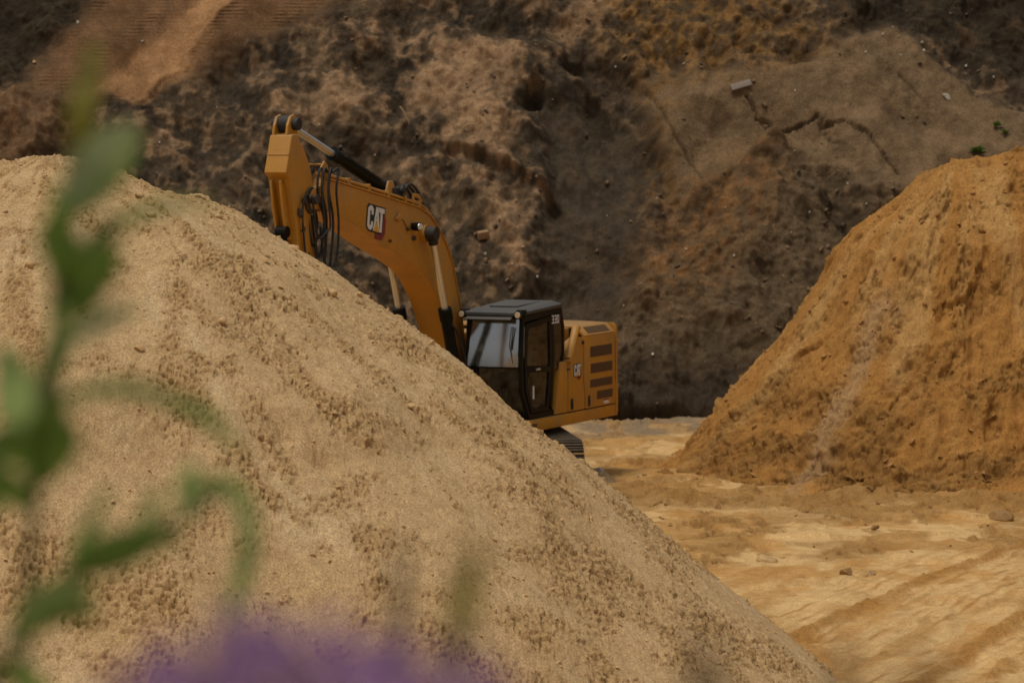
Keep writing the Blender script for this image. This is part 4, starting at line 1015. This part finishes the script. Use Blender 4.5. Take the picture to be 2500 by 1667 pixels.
big_stone = at_hill(obj('flat_stone', stone_bm(.20, .07, .07, 77, 2), 'rock_white', None), 10.75, 7.12, .05); big_stone.rotation_euler = (0, .9, 0)
tag(big_stone, 'long white stone on the right slope above the weeds', 'stone')
for k, (x, z, ln, a) in enumerate(((-2.55, 6.5, .8, -1.05), (-1.0, 6.35, .5, .5))):
    p = hill_at(x, z)
    pts = [p + Vector((math.cos(a) * ln * (t - .5), -.10 - .05 * math.sin(t * 3), math.sin(a) * ln * (t - .5) + .05 * math.sin(t * 6))) for t in np.linspace(0, 1, 9)]
    tag(obj('dead_root', tube(pts, [.022 - .014 * i / 8 for i in range(9)], 6), 'wood', None, 60), ['thin dead root hanging left of the pale scarp', 'short dead root on the pale scarp above the ledge'][k], 'root')
# scattered small clods: too many and too small to pick apart
def clod_field(name, spots, m, label, parent=None):
    """one mesh of many small angular lumps"""
    b = bmesh.new(); bmesh.ops.create_icosphere(b, subdivisions=1, radius=1)
    V = np.array([v.co[:] for v in b.verts]); F = np.array([[v.index for v in f.verts] for f in b.faces]); b.free()
    q = np.random.default_rng(5); S = np.array(spots); n = len(S)
    a = q.uniform(0, 6.28, n); t = q.uniform(-.6, .6, n)
    P = V[None] * (S[:, 3, None, None] * q.uniform(.6, 1.3, (n, 1, 3)) * np.array([1, 1, .75])) + S[:, 3, None, None] * q.uniform(-.22, .22, (n, len(V), 3))
    x = P[..., 0] * np.cos(a)[:, None] - P[..., 1] * np.sin(a)[:, None]; y = P[..., 0] * np.sin(a)[:, None] + P[..., 1] * np.cos(a)[:, None]
    z = P[..., 2] * np.cos(t)[:, None] + x * np.sin(t)[:, None]
    C = np.stack([x, y, z], -1) + S[:, None, :3]
    fs = (F[None] + (np.arange(n) * len(V))[:, None, None]).reshape(-1, 3)
    me = bpy.data.meshes.new(name); me.from_pydata(C.reshape(-1, 3).tolist(), [], fs.tolist()); me.materials.append(M[m])
    o = bpy.data.objects.new(name, me); COL.objects.link(o); o.parent = parent
    return tag(o, label, None if parent else 'clods', kind='stuff')
sp = []
while len(sp) < 60:
    x, y = rnd.uniform(.8, 9.6), rnd.triangular(48.5, 72, 57)
    if gn(np.array([x * .6]), np.array([y * .4]), 77)[0] + rnd.uniform(-.4, .2) < 0 and len(sp) > 60: continue
    s = .03 + .075 * rnd.random() ** 3
    if math.hypot(x + 5.77, y - 42) < 10 or (y > 59 and x > 2.6 + (y < 60)): continue
    sp.append((x, y, drop(x, y) + s * .25, s))
clod_field('ground_clods', sp, 'rock_brown', 'small brown clods strewn over the open ground')

# loose crumbs lying on the heaps, rubble on the hillside
def on_heap(heap, n, xr, yr, s0, s1, seed):
    q = random.Random(seed); o = []
    while len(o) < n:
        x, y = q.uniform(*xr), q.uniform(*yr)
        if fbm(np.array([x * 1.4]), np.array([y * 1.4]), 3, seed)[0] + q.uniform(-.25, .25) < 0: continue
        ok, p, n_, i_ = heap.ray_cast(Vector((x, y, 40)), Vector((0, 0, -1)))
        if not ok or p.z < .15: continue
        sz = s0 + (s1 - s0) * q.random() ** 4
        o.append((p.x, p.y, p.z + sz * .3, sz))
    return o
clod_field('crumbs', on_heap(LEFT, 1300, (-6.6, 3.8), (34.5, 42.3), .010, .034, 61), 'lump', 'crumbs of caked sand strewn over the heap', LEFT)
M['lump_ochre'] = stone_mat('ochre_lump', tuple(lin(168, 122, 66)), .75, 1.15)
clod_field('crumbs', on_heap(RIGHT, 380, (3.0, 10.4), (58.6, 64.5), .018, .075, 62), 'lump_ochre', 'crumbs of ochre sand strewn over the heap', RIGHT)
M['rubble_tan'] = stone_mat('tan_rubble', tuple(lin(128, 101, 72)), .7, 1.2)
M['rubble_dark'] = stone_mat('dark_rubble', tuple(lin(86, 70, 52)), .75, 1.2)
for nm, m, N_, seed, lb in (('tan_rubble', 'rubble_tan', 420, 71, 'tan crumbs of soil strewn over the hillside'), ('dark_rubble', 'rubble_dark', 380, 72, 'dark crumbs of soil strewn over the hillside')):
    q = np.random.default_rng(seed)
    hx = q.uniform(-13, 13, (1, N_ * 3)).astype(np.float32); hs = q.uniform(.6, 15.5, (1, N_ * 3)).astype(np.float32)
    keep = fbm(hx * .7, hs * .7, 3, seed)[0] > -.02
    keep &= ~((hx[0] < -4.5) & (hs[0] > 9.2))            # the graded ramp is swept clean
    hx, hs = hx[:, keep][:, :N_], hs[:, keep][:, :N_]
    hy, hz, hc, hg = hill_raw(hx, hs)
    sz = .02 + .06 * q.random(hx.shape[1]) ** 4
    clod_field(nm, [(float(hx[0, i]), float(hy[0, i]) - .3 * sz[i], float(hz[0, i]) + .3 * sz[i], float(sz[i])) for i in range(hx.shape[1])], m, lb)

# ------------------------------------------------------------------ weeds on the slope
M['leaf_far'] = leaf_mat('slope_weed_leaf', tuple(lin(92, 116, 46)))
def weed(x, z, r, n, label):
    p = hill_at(x, z)
    bm = bmesh.new(); q = random.Random(int(x * 100))
    for k in range(n):
        a = q.uniform(0, 6.28); e = q.uniform(.2, 1.3); L_ = r * q.uniform(.6, 1.2)
        d = Vector((math.cos(a) * math.cos(e), math.sin(a) * math.cos(e) - .3, math.sin(e))); s = d.cross(Vector((0, 0, 1))).normalized() * L_ * .16
        b = Vector((q.uniform(-.3, .3) * r, q.uniform(-.3, .3) * r, 0)); u = Vector((0, 0, -.25 * L_))
        v = [bm.verts.new(c_) for c_ in (b, b + d * L_ * .5 + s, b + d * L_ + u, b + d * L_ * .5 - s)]
        bm.faces.new(v)
    o = obj('weed', bm, 'leaf_far'); o.location = p + Vector((0, -.05, .02)); return tag(o, label, 'weed', 'weeds on the hillside')
weed(11.27, 5.55, .24, 60, 'brightest green weed tuft low on the right slope by the ochre heap')
weed(10.88, 5.15, .24, 60, 'dark green weed tuft right at the ochre heap\'s outline')
weed(11.85, 6.3, .17, 40, 'upper one of two small weed tufts high on the right slope')
weed(12.0, 6.05, .15, 36, 'lower one of two small weed tufts high on the right slope')

# ------------------------------------------------------------------ plants close to the viewer
M['leaf_dark'] = leaf_mat('dark_leaf', tuple(lin(120, 144, 60)), .5)
M['leaf_mid'] = leaf_mat('mid_leaf', tuple(lin(154, 174, 98)), .5)
M['leaf_pale'] = leaf_mat('pale_leaf', tuple(lin(172, 184, 130)), .5)
M['leaf_yellow'] = leaf_mat('yellowish_leaf', tuple(lin(140, 132, 40)), .4)
M['stem'] = leaf_mat('stem', tuple(lin(86, 90, 40)), .1)
M['stem_dry'] = leaf_mat('dry_stem', tuple(lin(92, 76, 56)), .1)
M['petal'] = leaf_mat('purple_petal', tuple(lin(206, 164, 216)), .5)
M['calyx'] = leaf_mat('dark_calyx', tuple(lin(128, 92, 122)), .3)
def blade(pts, width, droop=.15, n=10):
    """a lance-shaped leaf along a line, folded a little on its midrib"""
    P = curve(pts, n); bm = bmesh.new(); rows = []; N = len(P) - 1
    for i, p in enumerate(P):
        t = i / N; d = (P[min(i + 1, N)] - P[max(i - 1, 0)]).normalized()
        s = d.cross(Vector((0, 1, .15))).normalized(); wd = width * .5 * (math.sin(math.pi * min(1, t * .92 + .08)) ** .7) + .0004
        nrm = s.cross(d)
        rows.append([bm.verts.new(p - s * wd + nrm * wd * droop), bm.verts.new(p), bm.verts.new(p + s * wd + nrm * wd * droop)])
    for a, b in zip(rows, rows[1:]):
        for k in (0, 1): bm.faces.new((a[k], a[k + 1], b[k + 1], b[k]))
    return bm
def plant(name, x, y, z, U, up):
    o = bpy.data.objects.new(name, None); COL.objects.link(o); o.location = (x, y, z)
    return o, (lambda a, b, dy=0.0: Vector((a * U, dy * U / .00073, (b + up) * U)))
# plant units: about 0.7 mm
A, a_ = plant('leafy_weed', -.665, 4.4, 5.16, .000573, 1050)
tag(A, 'blurred green leafy weed close to the viewer at the left edge', 'weed')
obj('stem', tube(curve([a_(-40, -1050), a_(0, -450), a_(30, 0), a_(45, 350, .02), a_(85, 620), a_(118, 900, -.02), a_(135, 1130), a_(150, 1280, .02), a_(185, 1480)], 6), [.011 - .008 * i / 48 for i in range(49)], 8), 'stem', A, 60)
for m, wd, pts in (
    ('leaf_dark', .070, [(118, 900, 0), (160, 960, -.02), (215, 985, -.05), (285, 1020, -.07)]),
    ('leaf_dark', .060, [(110, 870, 0), (140, 930, .02), (190, 1010, .05), (240, 1100, .06)]),
    ('leaf_pale', .062, [(140, 1110, 0), (190, 1200, -.02), (250, 1265, -.04), (320, 1300, -.06)]),
    ('leaf_mid', .055, [(140, 1100, 0), (195, 1150, .02), (250, 1210, .03), (300, 1290, .06)]),
    ('leaf_dark', .075, [(122, 930, 0), (135, 1000, -.04), (125, 1060, -.05), (150, 1120, -.06)]),
    ('leaf_dark', .075, [(100, 860, 0), (150, 900, .03), (200, 950, .05), (250, 960, .06)]),
    ('leaf_yellow', .046, [(160, 1250, 0), (175, 1330, -.01), (190, 1420, .01), (205, 1500, .03)]),
    ('leaf_yellow', .032, [(158, 1240, 0), (175, 1300, .04), (165, 1390, .04)]),
    ('leaf_dark', .050, [(128, 960, 0), (115, 1040, .02), (120, 1110, .03), (105, 1170, .05)]),
    ('leaf_mid', .050, [(95, 690, 0), (110, 760, -.03), (135, 830, -.04), (125, 900, -.05)]),
    ('stem', .045, [(75, 560, 0), (90, 640, .02), (85, 720, .03), (105, 780, .05)]),
    ('leaf_dark', .090, [(60, 480, 0), (110, 570, -.03), (100, 610, -.04), (130, 690, -.06)]),
    ('leaf_dark', .085, [(60, 520, 0), (20, 560, -.04), (-30, 540, -.07), (-90, 490, -.1)]),
    ('leaf_mid', .080, [(60, 480, 0), (20, 640, .03), (0, 720, .05), (-30, 800, .06)]),
    ('leaf_dark', .070, [(45, 420, 0), (0, 470, -.04), (-40, 450, -.08), (-80, 400, -.1)]),
    ('leaf_mid', .026, [(130, 980, 0), (230, 1060, .06), (330, 1110, .10), (470, 1125, .12)]),
    ('leaf_pale', .034, [(110, 800, 0), (180, 830, .05), (230, 860, .08), (300, 880, .10)]),
    ('leaf_mid', .030, [(70, 640, 0), (190, 690, .02), (300, 690, .01), (410, 650, .0), (545, 555, -.03)]),
    ('leaf_dark', .022, [(300, 690, .01), (420, 660, 0), (480, 620, -.02), (548, 545, -.04)]),
):
    obj('leaf', blade([a_(*p) for p in pts], wd * .74), m, A, 80)
B, b_ = plant('bent_weed', -.63, 4.2, 5.16, .000547, 1160)
tag(B, 'blurred bent weed arching to the right below the tall leafy weed', 'weed')
obj('stem', tube(curve([b_(-190, -1160), b_(-140, -500), b_(-60, 0), b_(0, 120), b_(130, 260), b_(270, 350), b_(400, 400), b_(500, 470)], 6), [.010 - .007 * i / 42 for i in range(43)], 8), 'stem', B, 60)
for m, wd, pts in (
    ('leaf_dark', .060, [(110, 240, 0), (200, 320, -.02), (300, 350, -.03), (400, 360, -.05)]),
    ('leaf_dark', .052, [(150, 280, 0), (210, 290, .03), (300, 330, .05), (390, 390, .06)]),
    ('leaf_mid', .045, [(390, 390, 0), (405, 430, .01), (400, 480, .02), (415, 530, .03)]),
    ('leaf_mid', .042, [(380, 440, 0), (440, 472, 0), (500, 470, -.01), (540, 415, -.02), (548, 320, -.03)]),
    ('leaf_mid', .036, [(515, 445, -.01), (545, 380, -.02), (540, 300, -.02), (515, 230, -.02), (500, 150, -.02)]),
    ('leaf_dark', .030, [(260, 340, 0), (305, 390, .03), (320, 430, .04), (330, 470, .05)]),
    ('leaf_mid', .060, [(0, 130, 0), (60, 200, -.03), (130, 230, -.04), (210, 220, -.06)]),
    ('leaf_dark', .045, [(-20, 100, 0), (40, 150, .03), (120, 170, .05), (190, 140, .06)]),
    ('leaf_dark', .028, [(120, 250, 0), (150, 340, .04), (180, 400, .06), (210, 470, .08)]),
    ('leaf_dark', .050, [(-60, 20, 0), (0, 40, .0), (60, -10, -.02), (110, -60, -.04)]),
):
    obj('leaf', blade([b_(*p) for p in pts], wd * .70), m, B, 80)

def spike(x, y, h, lean, seed, label, rad=.016, dens=70, m1='petal', m2='calyx'):
    """a flowering stalk: stem, small leaves, many florets packed round the top third"""
    r = random.Random(seed); z0 = 5.14
    o = bpy.data.objects.new('purple_flower', None); COL.objects.link(o); o.location = (x, y, z0)
    tag(o, label, 'flower', 'purple flowers at the lower edge')
    P = curve([Vector((0, 0, 0)), Vector((lean * .15, .01, h * .45)), Vector((lean * .5, 0, h * .8)), Vector((lean, -.01, h))], 8)
    obj('stem', tube(P, [.004 - .0025 * i / 24 for i in range(25)], 6), 'stem_dry', o, 60)
    for m, n_, sz in ((m1, dens, 1.0), (m2, dens // 2, .8)):
        bm = bmesh.new()
        for k in range(n_):
            t = r.uniform(.90, 1.0); i = t * 23.99; c_ = P[int(i)].lerp(P[min(24, int(i) + 1)], i % 1)
            a = r.uniform(0, 6.28); rr = rad * (1.15 - .75 * (t - .90) / .10) * r.uniform(.5, 1.1)
            d = Vector((math.cos(a), math.sin(a), r.uniform(-.1, .6))); c_ = c_ + d * rr
            u = d.cross(Vector((0, 0, 1))).normalized()
            for j in range(4):
                b2 = r.uniform(0, 6.28); f = (u * math.cos(b2) + d.cross(u) * math.sin(b2) + d * .5).normalized(); g2 = f.cross(d).normalized(); s = .0075 * sz * r.uniform(.7, 1.3)
                v = [bm.verts.new(q) for q in (c_, c_ + f * s * .6 + g2 * s * .4, c_ + f * s * 1.2, c_ + f * s * .6 - g2 * s * .4)]
                bm.faces.new(v)
        tag(obj('florets' if m == m1 else 'calyxes', bm, m, o), kind='stuff')
    for k in range(5):
        t = r.uniform(.15, .6); p = P[int(t * 24)]; a = r.uniform(0, 6.28); d = Vector((math.cos(a), math.sin(a), .6)) * .05
        obj('leaf', blade([p, p + d * .5 + Vector((0, 0, .004)), p + d], .011), 'leaf_mid', o, 80)
names = ['leftmost', 'second', 'third', 'fourth', 'fifth', 'sixth', 'seventh', 'eighth', 'ninth', 'tenth', 'eleventh', 'twelfth', 'thirteenth', 'rightmost']
HS = [1.004, 1.006, 1.012, 1.014, 1.018, 1.030, 1.022, 1.012, 1.022, 1.016, 1.020, 1.012, 1.016, 1.006]
for k in range(14):
    lb = names[k] + (' of the purple flower heads along the lower edge' if k in (0, 13) else ' purple flower head from the left along the lower edge')
    spike(-.268 + k * .0185 + rnd.uniform(-.004, .004), 2.3 + rnd.uniform(-.08, .08), HS[k] - .010 + rnd.uniform(-.006, .006), rnd.uniform(-.01, .01), 40 + k, lb, .022, 38)
def dry(x, y, h, lean, label, head=True, m='stem_dry', leafy=None):
    o = bpy.data.objects.new('dry_grass_stalk', None); COL.objects.link(o); o.location = (x, y, 5.14)
    tag(o, label, 'grass', 'dry stalks at the lower edge')
    P = curve([Vector((0, 0, 0)), Vector((lean * .2, .01, h * .5)), Vector((lean, 0, h))], 10)
    obj('stem', tube(P, [.0032 - .002 * i / 20 for i in range(21)], 6), m, o, 60)
    if head: obj('seed_head', tube([P[-5], P[-3], P[-2], P[-1]], [.003, .009, .007, .001], 7), m, o, 60)
    if leafy: obj('leaf', blade([P[-4], P[-2] + Vector((.012, 0, .0)), P[-1] + Vector((.03, 0, .01))], .024), leafy, o, 80)
dry(-.125, 3.2, .985, .02, 'dark dry stalk standing above the purple flowers')
dry(-.07, 3.3, .945, .012, 'stalk with a yellow green leaf at the right of the purple flowers', False, 'stem', 'leaf_yellow')
dry(.12, 2.5, .99, .02, 'leftmost faint dry stalk right of the purple flowers')
dry(.165, 2.4, 1.005, -.02, 'second faint dry stalk right of the purple flowers')
dry(.235, 2.5, 1.0, .02, 'third faint dry stalk, in front of the wheel berms')
dry(.275, 2.45, .995, .015, 'fourth faint dry stalk, in front of the wheel berms')
dry(.315, 2.5, .985, .01, 'rightmost faint dry stalk before the pale ground')
